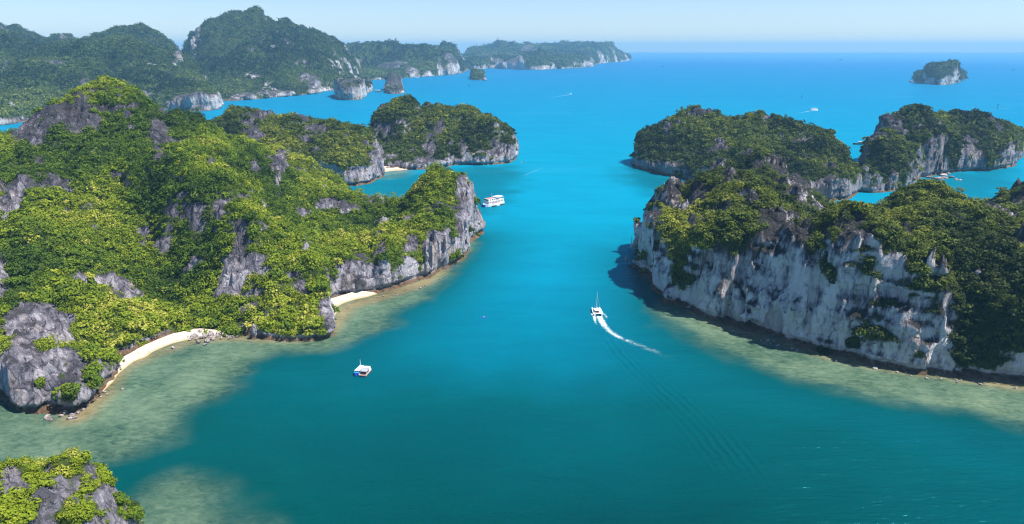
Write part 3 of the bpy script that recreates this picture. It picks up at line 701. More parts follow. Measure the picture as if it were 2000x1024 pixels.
# slicks and old wakes on the open water
ni, nj = len(xa), len(ya)
I0 = (np.arange(ni - 1)[:, None] * nj + np.arange(nj - 1)[None]).ravel()
WQ = np.stack([I0, I0 + nj, I0 + nj + 1, I0 + 1], 1)
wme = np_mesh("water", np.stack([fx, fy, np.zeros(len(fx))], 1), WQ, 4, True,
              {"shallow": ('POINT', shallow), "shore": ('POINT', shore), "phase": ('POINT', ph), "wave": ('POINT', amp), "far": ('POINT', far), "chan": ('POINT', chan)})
m, nt, b = new_mat("sea_water"); L = nt.links
g = N(nt, "ShaderNodeNewGeometry").outputs["Position"]
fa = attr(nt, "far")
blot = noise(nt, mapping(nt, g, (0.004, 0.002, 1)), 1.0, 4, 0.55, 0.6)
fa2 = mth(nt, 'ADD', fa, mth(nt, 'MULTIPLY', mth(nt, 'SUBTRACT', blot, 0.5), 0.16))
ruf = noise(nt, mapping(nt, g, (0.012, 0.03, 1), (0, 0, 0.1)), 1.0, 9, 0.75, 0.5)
deep = ramp(nt, fa2, [(0.0, (0.000, 0.042, 0.045)), (0.085, (0.000, 0.070, 0.080)), (0.14, (0.000, 0.138, 0.208)), (0.20, (0.000, 0.205, 0.325)), (0.27, (0.000, 0.222, 0.335)), (0.36, (0.000, 0.212, 0.325)), (0.62, (0.001, 0.158, 0.305)), (0.85, (0.002, 0.125, 0.32)), (1.0, (0.02, 0.17, 0.38))])  # deep water colour by distance, with grazing sky reflection painted in
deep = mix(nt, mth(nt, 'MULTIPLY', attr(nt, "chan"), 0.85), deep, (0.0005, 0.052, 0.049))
deep = mix(nt, 1.0, deep, ramp(nt, ruf, [(0.25, (0.72, 0.76, 0.80)), (0.75, (1.0, 1.0, 1.0)), (0.9, (1.25, 1.18, 1.12))]), 'MULTIPLY')  # light and dark of unresolved ripples multiplied into the water colour
coral = noise(nt, mapping(nt, g, (0.22, 0.42, 1), (0, 0, 0.5)), 1.0, 8, 0.72, 0.8)
coral2 = noise(nt, g, 0.035, 4, 0.6)
cf = mth(nt, 'ADD', mth(nt, 'MULTIPLY', coral, 0.55), mth(nt, 'MULTIPLY', coral2, 0.45))
reef = ramp(nt, cf, [(0.36, (0.020, 0.050, 0.036)), (0.45, (0.055, 0.098, 0.062)), (0.55, (0.096, 0.145, 0.092)), (0.70, (0.16, 0.215, 0.135))])
reef = mix(nt, mth(nt, 'MULTIPLY', attr(nt, "shore"), 0.85), reef, ramp(nt, cf, [(0.35, (0.10, 0.075, 0.035)), (0.6, (0.27, 0.20, 0.10))]))
shl = attr(nt, "shallow")
weed = mth(nt, 'MULTIPLY', mth(nt, 'SUBTRACT', 1.0, mth(nt, 'ABSOLUTE', mth(nt, 'MULTIPLY', mth(nt, 'SUBTRACT', shl, 0.42), 2.4)), True), mth(nt, 'MULTIPLY', mth(nt, 'SUBTRACT', 0.66, cf, True), 3.0, True), True)
reef = mix(nt, mth(nt, 'MULTIPLY', weed, 0.75), reef, (0.022, 0.045, 0.034))
c = mix(nt, mth(nt, 'MULTIPLY', shl, 0.95), deep, reef)
slick = noise(nt, mapping(nt, g, (0.0011, 0.011, 1), (0, 0, 0.12)), 1.0, 5, 0.6, 1.6)
slick = mth(nt, 'MULTIPLY', mth(nt, 'MULTIPLY', mth(nt, 'SUBTRACT', slick, 0.60, True), 4.0, True), mth(nt, 'MULTIPLY', mth(nt, 'SUBTRACT', fa, 0.3, True), 2.2, True))
c = mix(nt, mth(nt, 'MULTIPLY', slick, 0.35), c, (0.22, 0.42, 0.55))
dif = N(nt, "ShaderNodeBsdfDiffuse"); L.new(c, dif.inputs["Color"])
glo = N(nt, "ShaderNodeBsdfGlossy"); glo.inputs["Color"].default_value = (0.12, 0.78, 0.96, 1); glo.inputs["Roughness"].default_value = 0.17
fre = N(nt, "ShaderNodeFresnel"); fre.inputs["IOR"].default_value = 1.33
mxs = N(nt, "ShaderNodeMixShader")                     # a ruffled sea never mirrors as fully as a flat one
L.new(mth(nt, 'MINIMUM', mth(nt, 'MULTIPLY', fre.outputs[0], 0.55), 0.13), mxs.inputs[0])
L.new(dif.outputs[0], mxs.inputs[1]); L.new(glo.outputs[0], mxs.inputs[2])
nt.nodes.remove(b); L.new(mxs.outputs[0], nt.nodes["Material Output"].inputs[0])
rip = noise(nt, mapping(nt, g, (0.30, 0.75, 1), (0, 0, 0.06)), 1.0, 3, 0.6, 0.4)
rip2 = noise(nt, mapping(nt, g, (0.05, 0.22, 1), (0, 0, 0.03)), 1.0, 3, 0.5, 0.3)
wv = mth(nt, 'MULTIPLY', mth(nt, 'SINE', mth(nt, 'MULTIPLY', mth(nt, 'ADD', attr(nt, "phase"), mth(nt, 'MULTIPLY', rip2, 3.0)), 1.75)), attr(nt, "wave"))
fade = mth(nt, 'SUBTRACT', 1.0, mth(nt, 'MULTIPLY', fa, 0.9), True)
h = mth(nt, 'ADD', mth(nt, 'MULTIPLY', rip, 0.8), mth(nt, 'MULTIPLY', rip2, 1.8))
h = mth(nt, 'ADD', h, mth(nt, 'MULTIPLY', mth(nt, 'MULTIPLY', wv, 0.45), mth(nt, 'MULTIPLY', mth(nt, 'SUBTRACT', noise(nt, g, 0.045, 3), 0.12, True), 2.0, True)))
bp = N(nt, "ShaderNodeBump"); bp.inputs["Distance"].default_value = 0.6
L.new(mth(nt, 'MULTIPLY', fade, 0.9), bp.inputs["Strength"]); L.new(h, bp.inputs["Height"]); 
for s_ in (dif, glo, fre): L.new(bp.outputs[0], s_.inputs["Normal"])
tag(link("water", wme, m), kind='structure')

# ------------------------------------------------------------------ beaches
m_sand, nt, b = new_mat("sand"); L = nt.links
g = N(nt, "ShaderNodeNewGeometry").outputs["Position"]
sp_ = N(nt, "ShaderNodeSeparateXYZ"); L.new(g, sp_.inputs[0])
nf = noise(nt, g, 0.5, 6, 0.7)
zz = mth(nt, 'ADD', sp_.outputs[2], mth(nt, 'MULTIPLY', mth(nt, 'SUBTRACT', nf, 0.5), 0.5))
dry = ramp(nt, nf, [(0.3, (0.29, 0.23, 0.17)), (0.5, (0.46, 0.39, 0.315)), (0.7, (0.58, 0.51, 0.43))])
c = mix(nt, mth(nt, 'MULTIPLY', mth(nt, 'SUBTRACT', 0.5, zz), 2.2, True), dry, (0.36, 0.25, 0.12))
L.new(c, b.inputs["Base Color"]); b.inputs["Roughness"].default_value = 0.95
bp = N(nt, "ShaderNodeBump"); bp.inputs["Strength"].default_value = 0.4; bp.inputs["Distance"].default_value = 0.3
L.new(nf, bp.inputs["Height"]); L.new(bp.outputs[0], b.inputs["Normal"])
def beach(inner, outer, zi=2.4, n=70, k=9):
    def res(l):
        l = np.array(l, float); d = np.r_[0, np.cumsum(np.hypot(*np.diff(l, axis=0).T))]
        s = np.linspace(0, d[-1], n)
        return np.stack([np.interp(s, d, l[:, i]) for i in (0, 1)], 1)
    A_, B_ = res([P(*p, zi)[:2] for p in inner]), res([P(*p)[:2] for p in outer])
    B_ = B_ * 0.78 + A_ * 0.22
    rows = []
    for j in range(k + 1):
        t = j / k
        q = A_ * (1 - t) + B_ * t
        e = np.clip(np.minimum(np.arange(n), n - 1 - np.arange(n)) / (0.12 * n), 0, 1)
        z = (zi * (1 - t) ** 1.4 + 0.3) * e - 0.3 - 0.35 * t + 0.12 * n2(q[:, 0] / 3, q[:, 1] / 3, 60) * (1 - t)
        w = 1.2 * n2(q[:, 0] / 7, q[:, 1] / 7, 61) * t
        rows.append(np.stack([q[:, 0] + w, q[:, 1] - w, z], 1))
    V = np.concatenate(rows)
    Q = np.array([[j * n + i, j * n + i + 1, (j + 1) * n + i + 1, (j + 1) * n + i] for j in range(k) for i in range(n - 1)])
    fnv = np.cross(V[Q[0, 2]] - V[Q[0, 0]], V[Q[0, 3]] - V[Q[0, 1]])
    if fnv[2] < 0: Q = Q[:, ::-1]
    tag(link("beach", np_mesh("beach", V, Q, 4, True), m_sand), kind='structure')
beach([(150, 790), (190, 742), (236, 700), (286, 672), (336, 652), (388, 641), (430, 645), (462, 652)], [(152, 818), (208, 772), (250, 724), (296, 698), (350, 676), (398, 664), (436, 660), (470, 661)])
beach([(625, 640), (640, 610), (642, 585), (690, 570), (740, 566)], [(640, 656), (660, 628), (672, 604), (698, 589), (750, 578)], 2.2, 40)
beach([(730, 326), (765, 322), (806, 326)], [(746, 345), (770, 340), (806, 333)], 2.2, 30)
beach([(1575, 392), (1596, 388), (1612, 394)], [(1576, 408), (1594, 406), (1614, 402)], 2.0, 20)

# ------------------------------------------------------------------ haze
m_haze = bpy.data.materials.new("haze_air"); m_haze.use_nodes = True
nt = m_haze.node_tree
nt.nodes.remove(nt.nodes["Principled BSDF"])
pv = nt.nodes.new("ShaderNodeVolumePrincipled")
pv.inputs["Color"].default_value = (0.27, 0.65, 1.0, 1)
pv.inputs["Density"].default_value = 0.72e-4
pv.inputs["Anisotropy"].default_value = 0.1
nt.links.new(pv.outputs[0], nt.nodes["Material Output"].inputs["Volume"])
bm = bmesh.new(); bmesh.ops.create_cube(bm, size=1.0)
bmesh.ops.scale(bm, vec=(64000, 26000, 340), verts=bm.verts)
bmesh.ops.translate(bm, vec=(0, 12200, 130), verts=bm.verts)
hm = bpy.data.meshes.new("haze"); bm.to_mesh(hm); bm.free()
tag(link("haze", hm, m_haze), kind='stuff')

# ------------------------------------------------------------------ trees one can tell apart, then the forest that reads as one mass
def visible_mask(pts, lift=1.5, cell=5):
    """which points the islands' rock does not hide (a coarse depth buffer from the islands' own points)"""
    w, h = 2000 // cell, 1024 // cell
    buf = np.full((w, h), 1e9)
    for I in ISLANDS.values():
        V = I['V']
        X, Y, D = to_px(V)
        i, j = (X / cell).astype(int), (Y / cell).astype(int)
        ok = (i >= 0) & (i < w) & (j >= 0) & (j < h) & (D > 2)
        np.minimum.at(buf, (i[ok], j[ok]), D[ok])
    q = pts.copy(); q[:, 2] += lift
    X, Y, D = to_px(q)
    i, j = (X / cell).astype(int), (Y / cell).astype(int)
    ok = (X > 4) & (X < 1996) & (Y > 4) & (Y < 1020)
    i = np.clip(i, 0, w - 1); j = np.clip(j, 0, h - 1)
    return ok & (D < buf[i, j] * 1.02 + 2), X, Y, D
CLASSES = [("dark green", 0.22), ("mid green", 0.48), ("lime green", 0.72), ("pale yellow", 0.98)]
def tree_meshes(leafmat, n, leaf, seed, tag_):
    out = []
    for ci, (cn, tv) in enumerate(CLASSES):
        row = []
        for k in range(3):
            q, tb = crown_shape(seed + ci * 7 + k, n, leaf=leaf)
            V = q.reshape(-1, 3)
            me = np_mesh("crown", V, np.arange(len(V), dtype=np.int32).reshape(-1, 4), 4, False, {"tint": ('FACE', np.clip(tv + (tb - 0.45) * 0.5, 0, 1))})
            me.materials.append(leafmat)
            row.append(me)
        out.append(row)
    return out
M_BARK = plain("bark", (0.13, 0.10, 0.075), 0.9, 0.1)
def limb(bm, pts, r0, r1, n=6):
    rings = []
    pts = [Vector(p) for p in pts]
    for i, p in enumerate(pts):
        d = (pts[min(i + 1, len(pts) - 1)] - pts[max(i - 1, 0)]).normalized()
        a = d.cross(Vector((0.3, 1, 0.1))).normalized(); b_ = d.cross(a)
        r = r0 + (r1 - r0) * i / (len(pts) - 1)
        rings.append([bm.verts.new(p + (a * math.cos(t) + b_ * math.sin(t)) * r) for t in [2 * math.pi * k / n for k in range(n)]])
    for A_, B_ in zip(rings[:-1], rings[1:]):
        for k in range(n): bm.faces.new((A_[k], A_[(k + 1) % n], B_[(k + 1) % n], B_[k]))
    bm.faces.new(rings[-1])
def trunk_mesh(seed):
    r = random.Random(seed); bm = bmesh.new()
    limb(bm, [(0, 0, -0.55), (0.02, 0.01, -0.1), (r.uniform(-.05, .05), r.uniform(-.05, .05), 0.3), (r.uniform(-.08, .08), 0.05, 0.62)], 0.075, 0.03)
    for k in range(4):
        a = k * 1.57 + r.random(); z = 0.0 + 0.1 * k
        limb(bm, [(0, 0, z - 0.05), (math.cos(a) * .22, math.sin(a) * .22, z + .14), (math.cos(a) * .5, math.sin(a) * .5, z + .26)], 0.04, 0.012, 5)
    me = bpy.data.meshes.new("trunk"); bm.to_mesh(me); bm.free(); me.materials.append(M_BARK)
    return me
TRUNKS = [trunk_mesh(k) for k in range(3)]
cand = []
for k in ('H', 'A', 'G'):
    I = ISLANDS[k]
    vis, X, Y, D = visible_mask(I['pos'], 1.2)
    face = ((np.array([0, 0, CAM_H]) - I['pos']) * I['nor']).sum(1) > 0
    size = I['rad'] * F_PX / D
    for i in np.nonzero(vis & face)[0]: cand.append((size[i], k, i, X[i], Y[i]))
cand.sort(reverse=True)
cand = cand[:296]
def where(k, X, Y):
    if k == 'H': return "on the close rocky islet in the bottom left corner"
    if k == 'A':
        if Y > 560 and X < 220: return "beside the grey crag at the headland's lower left foot"
        if Y > 540 and X < 440: return "on the slope above the long sandy cove"
        if Y > 480: return "on the rocky point between the two sandy coves"
        if X < 420: return "high on the big green headland"
        return "along the headland's ridge towards the ferry"
    if X < 1480: return "over the left end of the great grey cliff"
    if X < 1780: return "on top of the great grey cliff's middle"
    return "on the wooded right end of the great cliff island"
TM = {'H': tree_meshes(M_LEAF, 230, 0.24, 300, 'H'), 'A': tree_meshes(M_LEAF, 150, 0.29, 330, 'A'), 'G': tree_meshes(M_LEAF_OLIVE, 150, 0.29, 360, 'G')}
used = {k: [] for k in TM}
rt = random.Random(5)
for sz, k, i, X, Y in cand:
    I = ISLANDS[k]
    used[k].append(i)
    t_ = float(I['tint'][i]) + (0.06 if k == 'H' else 0)
    ci = 0 if t_ < 0.33 else 1 if t_ < 0.62 else 2 if t_ < 0.92 else 3
    r = float(I['rad'][i])
    small = "small" if sz < 16 else "broad"
    kind = "bush" if k == 'H' else "tree"
    root = empty(kind, tuple(float(v) for v in I['pos'][i]), rt.random() * 6.28)
    tag(root, f"{small} {CLASSES[ci][0]} {kind} {where(k, X, Y)}", kind, ("bushes on the close islet" if k == 'H' else "trees on the headland" if k == 'A' else "trees on the cliff island"))
    c = link("crown", TM[k][ci][rt.randrange(3)], None, root)
    nrm = Vector(I['nor'][i]) * 0.4 + Vector((0, 0, 0.7))
    nrm.rotate(Matrix.Rotation(-root.rotation_euler.z, 3, 'Z'))
    c.rotation_euler = nrm.to_track_quat('Z', 'Y').to_euler()
    c.scale = (r * rt.uniform(.95, 1.2), r * rt.uniform(.95, 1.2), r * rt.uniform(.85, 1.15))
    c.location = (0, 0, 0.22 * r)
    t = link("trunk", TRUNKS[rt.randrange(3)], None, root)
    t.scale = (r, r, r); t.location = (0, 0, 0.1 * r)
for k in ISLANDS:
    keep = np.ones(len(ISLANDS[k]['pos']), bool)
    for i in used.get(k, []): keep[i] = False
    grow(k, keep)

# ------------------------------------------------------------------ boulders
M_BOULD = rock_material("boulder_stone", 2.0, (1.1, 1.0, 0.95), light=0.40, dark=0.12, tide=0.7)
def boulder_mesh(seed, flat=0.6):
    r = random.Random(seed); bm = bmesh.new()
    for _ in range(22):
        v = Vector((r.gauss(0, 1), r.gauss(0, 1), r.gauss(0, 1))).normalized() * r.uniform(0.75, 1.0)
        bm.verts.new((v.x, v.y * 0.75, v.z * flat))
    bmesh.ops.convex_hull(bm, input=bm.verts)
    for v in [v for v in bm.verts if not v.link_faces]: bm.verts.remove(v)
    bmesh.ops.bevel(bm, geom=list(bm.edges), offset=0.06, segments=1, affect='EDGES')
    me = bpy.data.meshes.new("boulder"); bm.to_mesh(me); bm.free()
    a = me.attributes.new("pale", 'FLOAT', 'POINT'); a.data.foreach_set("value", [0.75] * len(me.vertices))
    me.materials.append(M_BOULD)
    return me
BM_ = [boulder_mesh(k, (0.45, 0.6, 0.75)[k % 3]) for k in range(7)]
rb = random.Random(11)
def boulder(X, Y, s, label, group=None, z=0.2, sx=1.0, dark=False):
    me = BM_[rb.randrange(7)]
    o = link("boulder", me)
    p = P(X, Y, z)
    o.location = p; o.rotation_euler = (rb.uniform(-.25, .25), rb.uniform(-.25, .25), rb.random() * 6.28)
    o.scale = (s * sx, s * rb.uniform(.75, 1.1), s * rb.uniform(.7, 1.1))
    tag(o, label, "boulder", group)
for X, Y, s in [(372, 662, 1.5), (380, 656, 2.3), (388, 668, 1.4), (396, 658, 2.6), (404, 666, 1.8), (410, 654, 2.1), (416, 662, 1.6), (424, 655, 1.8), (432, 660, 1.2), (391, 650, 1.9), (401, 672, 1.2), (443, 656, 1.1), (452, 658, 1.3), (463, 657, 1.0), (366, 658, 1.0), (384, 662, 1.1), (398, 652, 1.5), (407, 660, 1.3), (419, 657, 1.5), (428, 651, 1.6), (438, 652, 1.4), (447, 661, 0.8)]:
    boulder(X, Y, s * 1.35, "brown grey boulder in the heap at the right end of the long sandy cove", "boulders at the end of the long cove", 0.6)
for X, Y, s in [(128, 806, 2.0), (140, 812, 1.9), (152, 806, 1.6), (136, 818, 1.6), (162, 800, 1.4), (170, 792, 1.2), (120, 812, 1.3), (148, 816, 1.0)]:
    boulder(X, Y, s, "wet brown boulder below the tip of the grey crag, lower left", "boulders below the grey crag", 0.3)
for X, Y, s in [(203, 766, 1.4), (209, 770, 0.9), (197, 775, 0.9), (214, 762, 0.7)]:
    boulder(X, Y, s, "dark boulder at the left end of the long sandy cove", "boulders at the left end of the cove", 0.3)
boulder(239, 760, 1.0, "lone pale boulder standing in the shallows off the sandy cove", z=0.3)
boulder(338, 679, 1.5, "dark flat boulder half buried in the middle of the white beach", z=0.6)
boulder(274, 704, 0.5, "tiny dark stone on the white beach's left half", z=0.6)
for X, Y, s in [(1500, 666, 1.7), (1512, 667, 1.3), (1492, 670, 0.9), (1505, 671, 0.8), (1486, 665, 0.8)]:
    boulder(X, Y, s, "pale brown boulder on the rock shelf under the great grey cliff's middle", "boulders on the rock shelf", 0.4)
boulder(1352, 601, 3.0, "dark slanting boulder leaning at the foot of the great cliff's left part", z=0.2, sx=1.5)
for X, Y, s in [(1372, 610, 1.5), (1388, 617, 1.3), (1404, 626, 1.5)]:
    boulder(X, Y, s, "grey slab lying in the shade at the foot of the great cliff", "slabs at the cliff foot", 0.3)
rb2 = random.Random(21)
def along(line, n):
    l = np.array(line, float); d = np.r_[0, np.cumsum(np.hypot(*np.diff(l, axis=0).T))]
    q = np.sort(np.array([rb2.random() for _ in range(n)])) * d[-1]
    return np.interp(q, d, l[:, 0]), np.interp(q, d, l[:, 1])
for X, Y in zip(*along([(1430, 646), (1500, 670), (1600, 694), (1700, 714), (1800, 734), (1900, 745), (1985, 757)], 22)):
    boulder(float(X), float(Y) + rb2.uniform(-1, 5), rb2.uniform(0.6, 1.5), "fallen stone along the brown tide line of the great grey cliff", "stones along the cliff's tide line", 0.15)
for X, Y in zip(*along([(700, 586), (760, 578), (825, 560), (870, 538), (905, 510)], 10)):
    boulder(float(X), float(Y) + rb2.uniform(-1, 3), rb2.uniform(0.6, 1.3), "fallen stone along the headland's cliffs between small cove and ferry", "stones along the headland's cliffs", 0.15)
for X, Y in zip(*along([(30, 786), (70, 806), (110, 820)], 7)):
    boulder(float(X), float(Y) + rb2.uniform(-2, 4), rb2.uniform(1.0, 2.0), "pinkish slab in the dark notch under the grey crag, lower left", "slabs under the grey crag", 0.2, 1.5)
boulder(1231, 484, 2.0, "small square black rock off the great cliff's left end", z=0.8)
boulder(1246, 486, 3.2, "black rock touching the great cliff's left end", z=0.8)
for X, Y, s in [(1019, 317, 2.4), (1028, 318, 1.6)]:
    boulder(X, Y, s, "low rock awash off the white-cliffed right end of the knobbly island", "rocks awash off the knobbly island", 0.1)
for X, Y, s in [(1818, 347, 5.0), (1832, 350, 5.5), (1846, 348, 4.6), (1858, 346, 5.0), (1868, 350, 3.4), (1842, 343, 4.5), (1852, 339, 4.0), (1874, 352, 2.2)]:
    boulder(X, Y, s, "pale pinkish rock slab on the ledge at the foot of the twin-humped island", "slabs on the pale ledge", 0.6, 1.5)
boulder(1779, 160, 13, "dark jagged rock beside the lone islet in the open sea", z=2)
boulder(947, 155, 16, "dark stubby rock just off the small wooded sea stack", z=6)

# ------------------------------------------------------------------ boats
M_WHITE = plain("white_paint", (0.80, 0.80, 0.80), 0.35)
M_CREAM = plain("cream_deck", (0.66, 0.58, 0.52), 0.6)
M_PINK = plain("faded_red_deck", (0.52, 0.20, 0.17), 0.6)
M_RED = plain("red_paint", (0.55, 0.06, 0.05), 0.4)
M_BLUE = plain("blue_paint", (0.01, 0.06, 0.42), 0.35)
M_CYAN = plain("light_blue_tarp", (0.05, 0.38, 0.70), 0.5)
M_DARK = plain("dark_glass", (0.012, 0.014, 0.018), 0.12)
M_GREYT = plain("grey_tarp", (0.30, 0.32, 0.36), 0.7)
M_BLACK = plain("black_rubber", (0.02, 0.02, 0.022), 0.6)
M_WOOD = plain("old_wood", (0.24, 0.13, 0.07), 0.75)
M_HULLD = plain("dark_hull", (0.05, 0.035, 0.035), 0.5)
M_STEEL = plain("bright_metal", (0.72, 0.74, 0.76), 0.3)
class MB:
    def __init__(s): s.bm = bmesh.new()
    def box(s, x0, x1, y0, y1, z0, z1, taper=0.0, bev=0.0):
        v = []
        for z, t in ((z0, 0), (z1, taper)):
            for x, y in ((x0 + t, y0 + t), (x1 - t, y0 + t), (x1 - t, y1 - t), (x0 + t, y1 - t)): v.append(s.bm.verts.new((x, y, z)))
        f = [s.bm.faces.new([v[i] for i in q]) for q in ((3, 2, 1, 0), (4, 5, 6, 7), (0, 1, 5, 4), (1, 2, 6, 5), (2, 3, 7, 6), (3, 0, 4, 7))]
        if bev:
            bmesh.ops.bevel(s.bm, geom=list({e for q in f for e in q.edges}), offset=bev, segments=2, affect='EDGES')
        return s
    def tube(s, pts, r0, r1=None, n=8):
        limb(s.bm, pts, r0, r0 if r1 is None else r1, n); return s
    def hull(s, L_, W, H, bow=0.35, y0=0.0, keel=-0.6, sheer=0.25, x=0.0, n=14, tr=0.85):
        """boat hull along +Y: transom at y0, pointed bow at y0 + L, closed by a deck"""
        rings = []
        for i in range(n + 1):
            t = i / n
            w = W / 2 * (tr + (1 - tr) * min(1, t / 0.3)) * (1 if t < 1 - bow else max(0.02, 1 - ((t - 1 + bow) / bow) ** 2.0))
            zt = H * (1 + sheer * max(0, (t - 0.45) / 0.55) ** 2)
            y = y0 + L_ * t; kz = keel * (1 - 0.75 * max(0, (t - 0.7) / 0.3) ** 2)
            rings.append([s.bm.verts.new((x + a * w, y, z)) for a, z in ((-1, zt), (-0.94, 0.15), (-0.5, kz), (0.5, kz), (0.94, 0.15), (1, zt))])
        for A_, B_ in zip(rings[:-1], rings[1:]):
            for k in range(5): s.bm.faces.new((A_[k], A_[k + 1], B_[k + 1], B_[k]))
            s.bm.faces.new((A_[5], A_[0], B_[0], B_[5]))
        s.bm.faces.new(rings[0][::-1]); s.bm.faces.new(rings[-1])
        return s
    def build(s, name, mat, parent=None):
        bmesh.ops.recalc_face_normals(s.bm, faces=s.bm.faces)
        me = bpy.data.meshes.new(name); s.bm.to_mesh(me); s.bm.free()
        return link(name, me, mat, parent)
def heading(p, q): return math.atan2(-(q[0] - p[0]), q[1] - p[1])       # turns +Y towards q
def windows(parent, rows, mat=M_DARK):
    for (x0, x1, y0, y1, z0, z1) in rows: MB().box(x0, x1, y0, y1, z0, z1).build("window", mat, parent)

# the white ferry: square-ended vehicle and passenger boat
a, e = P(981, 397), P(943, 405)
t = tag(empty("ferry", ((a[0] + e[0]) / 2, (a[1] + e[1]) / 2, 0), heading(a, e)), "white two-deck ferry with dark front windows, passing the headland's cliffs", "ferry")
Lh, Wd = 13.0, 3.9
MB().hull(26, 7.8, 2.6, bow=0.22, y0=-13, keel=-0.8, sheer=0.12, tr=0.95).build("hull", M_WHITE, t)
MB().box(-3.7, 3.7, -12.2, 8.0, 2.62, 5.0, 0.05, 0.1).build("lower_cabin", M_WHITE, t)
MB().box(-3.8, 3.8, -12.6, 9.2, 5.02, 5.2).build("upper_deck", M_CREAM, t)
c_ = MB().box(-3.3, 3.3, -1.0, 8.4, 5.22, 7.5, 0.08, 0.12).build("wheelhouse", M_WHITE, t)
windows(c_, [(-2.9 + 1.22 * k, -1.85 + 1.22 * k, 8.30, 8.46, 6.15, 7.2) for k in range(5)] + [(s * 3.27 - 0.06, s * 3.27 + 0.06, 0.2 + 2.4 * k, 1.5 + 2.4 * k, 6.05, 7.1) for s in (-1, 1) for k in range(3)])
lc = t.children[1]
windows(lc, [(s * 3.67 - 0.05, s * 3.67 + 0.05, -11.0 + 2.1 * k, -9.9 + 2.1 * k, 3.5, 4.5) for s in (-1, 1) for k in range(9)])
for s in (-1, 1): MB().box(s * 3.74 - 0.03, s * 3.74 + 0.03, -6.0, 4.2, 2.85, 3.35).build("red_stripe", M_RED, lc)
MB().box(-2.9, 2.9, -0.6, 7.6, 7.52, 7.6).build("roof", M_PINK, t)
MB().box(-3.5, 3.5, -11.8, -2.4, 7.9, 8.15, 0.0, 0.1).build("canopy", M_WHITE, t)
MB().tube([(0, 1.2, 7.6), (0, 1.1, 12.6)], 0.16, 0.07).tube([(-0.9, 1.15, 10.6), (0.9, 1.15, 10.6)], 0.06).build("mast", M_STEEL, t)
MB().box(-2.4, 2.4, 12.3, 12.95, 0.4, 2.5).build("bow_door", M_BLUE, t)
pm = MB()
for x in (-3.3, 3.3):
    for y in (-11.5, -8.5, -5.5, -2.6): pm.tube([(x, y, 5.2), (x, y, 7.9)], 0.08)
pm.build("canopy_posts", M_STEEL, t)
rl = MB()
for x in (-3.7, 3.7): rl.tube([(x, -12.4, 6.2), (x, -1.2, 6.2)], 0.05).tube([(x, -12.4, 5.7), (x, -1.2, 5.7)], 0.05)
rl.build("railing", M_STEEL, t)
hr = heading(a, e)
def beside(root_p, rz, x, y): return (root_p[0] + x * math.cos(rz) - y * math.sin(rz), root_p[1] + x * math.sin(rz) + y * math.cos(rz), 0)
fp_ = t.location
side = 1 if beside(fp_, hr, 5.2, 0)[1] < fp_[1] else -1
def dinghy(loc, rz, label, hm, im, L_=5.5, W=1.9, grp=None, cat="dinghy"):
    d = tag(empty("dinghy", loc, rz), label, cat, grp)
    MB().hull(L_, W, 0.75, bow=0.45, y0=-L_ / 2, keel=-0.25).build("hull", hm, d)
    q = MB()
    for k in range(3): q.box(-W * .40, W * .40, -L_ * .32 + k * L_ * .22, -L_ * .32 + 0.35 + k * L_ * .22, 0.86, 0.98)
    q.build("seats", im, d)
    MB().box(-0.22, 0.22, -L_ / 2 - 0.35, -L_ / 2 - 0.02, 0.3, 1.25, 0.04).build("outboard_motor", M_BLACK, d)
    return d
dinghy(beside(fp_, hr, side * 5.4, 3.2), hr, "dark tender moored nearest the ferry's bow", M_BLACK, M_GREYT)
dinghy(beside(fp_, hr, side * 5.3, -2.4), hr, "white tender moored between two dark ones at the ferry's side", M_WHITE, M_CREAM, 4.6, 1.6)
dinghy(beside(fp_, hr, side * 5.4, -7.6), hr, "dark tender moored nearest the ferry's stern", M_BLACK, M_GREYT)

# the catamaran under way
a, e = P(1171, 620), P(1159, 592)
t = tag(empty("catamaran", (P(1166, 611)[0], P(1166, 611)[1], 0), heading(a, e)), "white sailing catamaran with bare mast, motoring up the channel ahead of its wake", "catamaran")
for s in (-1, 1): MB().hull(13.6, 1.7, 1.7, bow=0.5, y0=-6.8, keel=-0.5, x=s * 2.75, tr=0.8).build("hull", M_WHITE, t)
MB().box(-2.9, 2.9, -5.2, 3.6, 0.95, 1.55, 0.05, 0.08).build("bridge_deck", M_WHITE, t)
MB().box(-2.6, 2.6, -1.6, 2.9, 1.56, 3.0, 0.35, 0.2).build("cabin", M_WHITE, t)
cb = t.children[-1] if t.children[-1].name.startswith("cabin") else [c for c in t.children if c.name.startswith("cabin")][0]
windows(cb, [(s * 2.42 - 0.08, s * 2.42 + 0.08, -0.9, 1.9, 2.0, 2.6) for s in (-1, 1)] + [(-1.8, 1.8, 2.58, 2.74, 2.0, 2.55)])
MB().box(-2.3, 2.3, -4.3, -0.4, 3.45, 3.6, 0.0, 0.05).build("hard_top", M_WHITE, t)
ps = MB()
for x in (-2.1, 2.1):
    for y in (-4.1, -1.7): ps.tube([(x, y, 1.5), (x, y, 3.46)], 0.06)
ps.build("hard_top_posts", M_STEEL, t)
MB().box(-1.6, 1.0, -3.4, -2.0, 1.56, 2.1, 0.1).build("cockpit_seat", M_WOOD, t)
for x in (-1.5, 1.3): MB().box(x - 0.45, x + 0.45, -6.2, -5.25, 0.5, 1.35, 0.08).build("outboard_motor", M_BLACK, t)
MB().tube([(0, 2.2, 3.0), (0, 2.1, 9.5), (0, 2.0, 16.2)], 0.15, 0.08).build("mast", M_WHITE, t)
MB().tube([(0, 2.0, 4.4), (0, -3.2, 4.1)], 0.13, 0.10).build("boom", M_WHITE, t)
rg = MB()
for p, q in (((0, 6.2, 1.6), (0, 2.05, 15)), ((-2.7, 1.2, 1.7), (0, 2.05, 14.4)), ((2.7, 1.2, 1.7), (0, 2.05, 14.4))): rg.tube([p, q], 0.025, n=5)
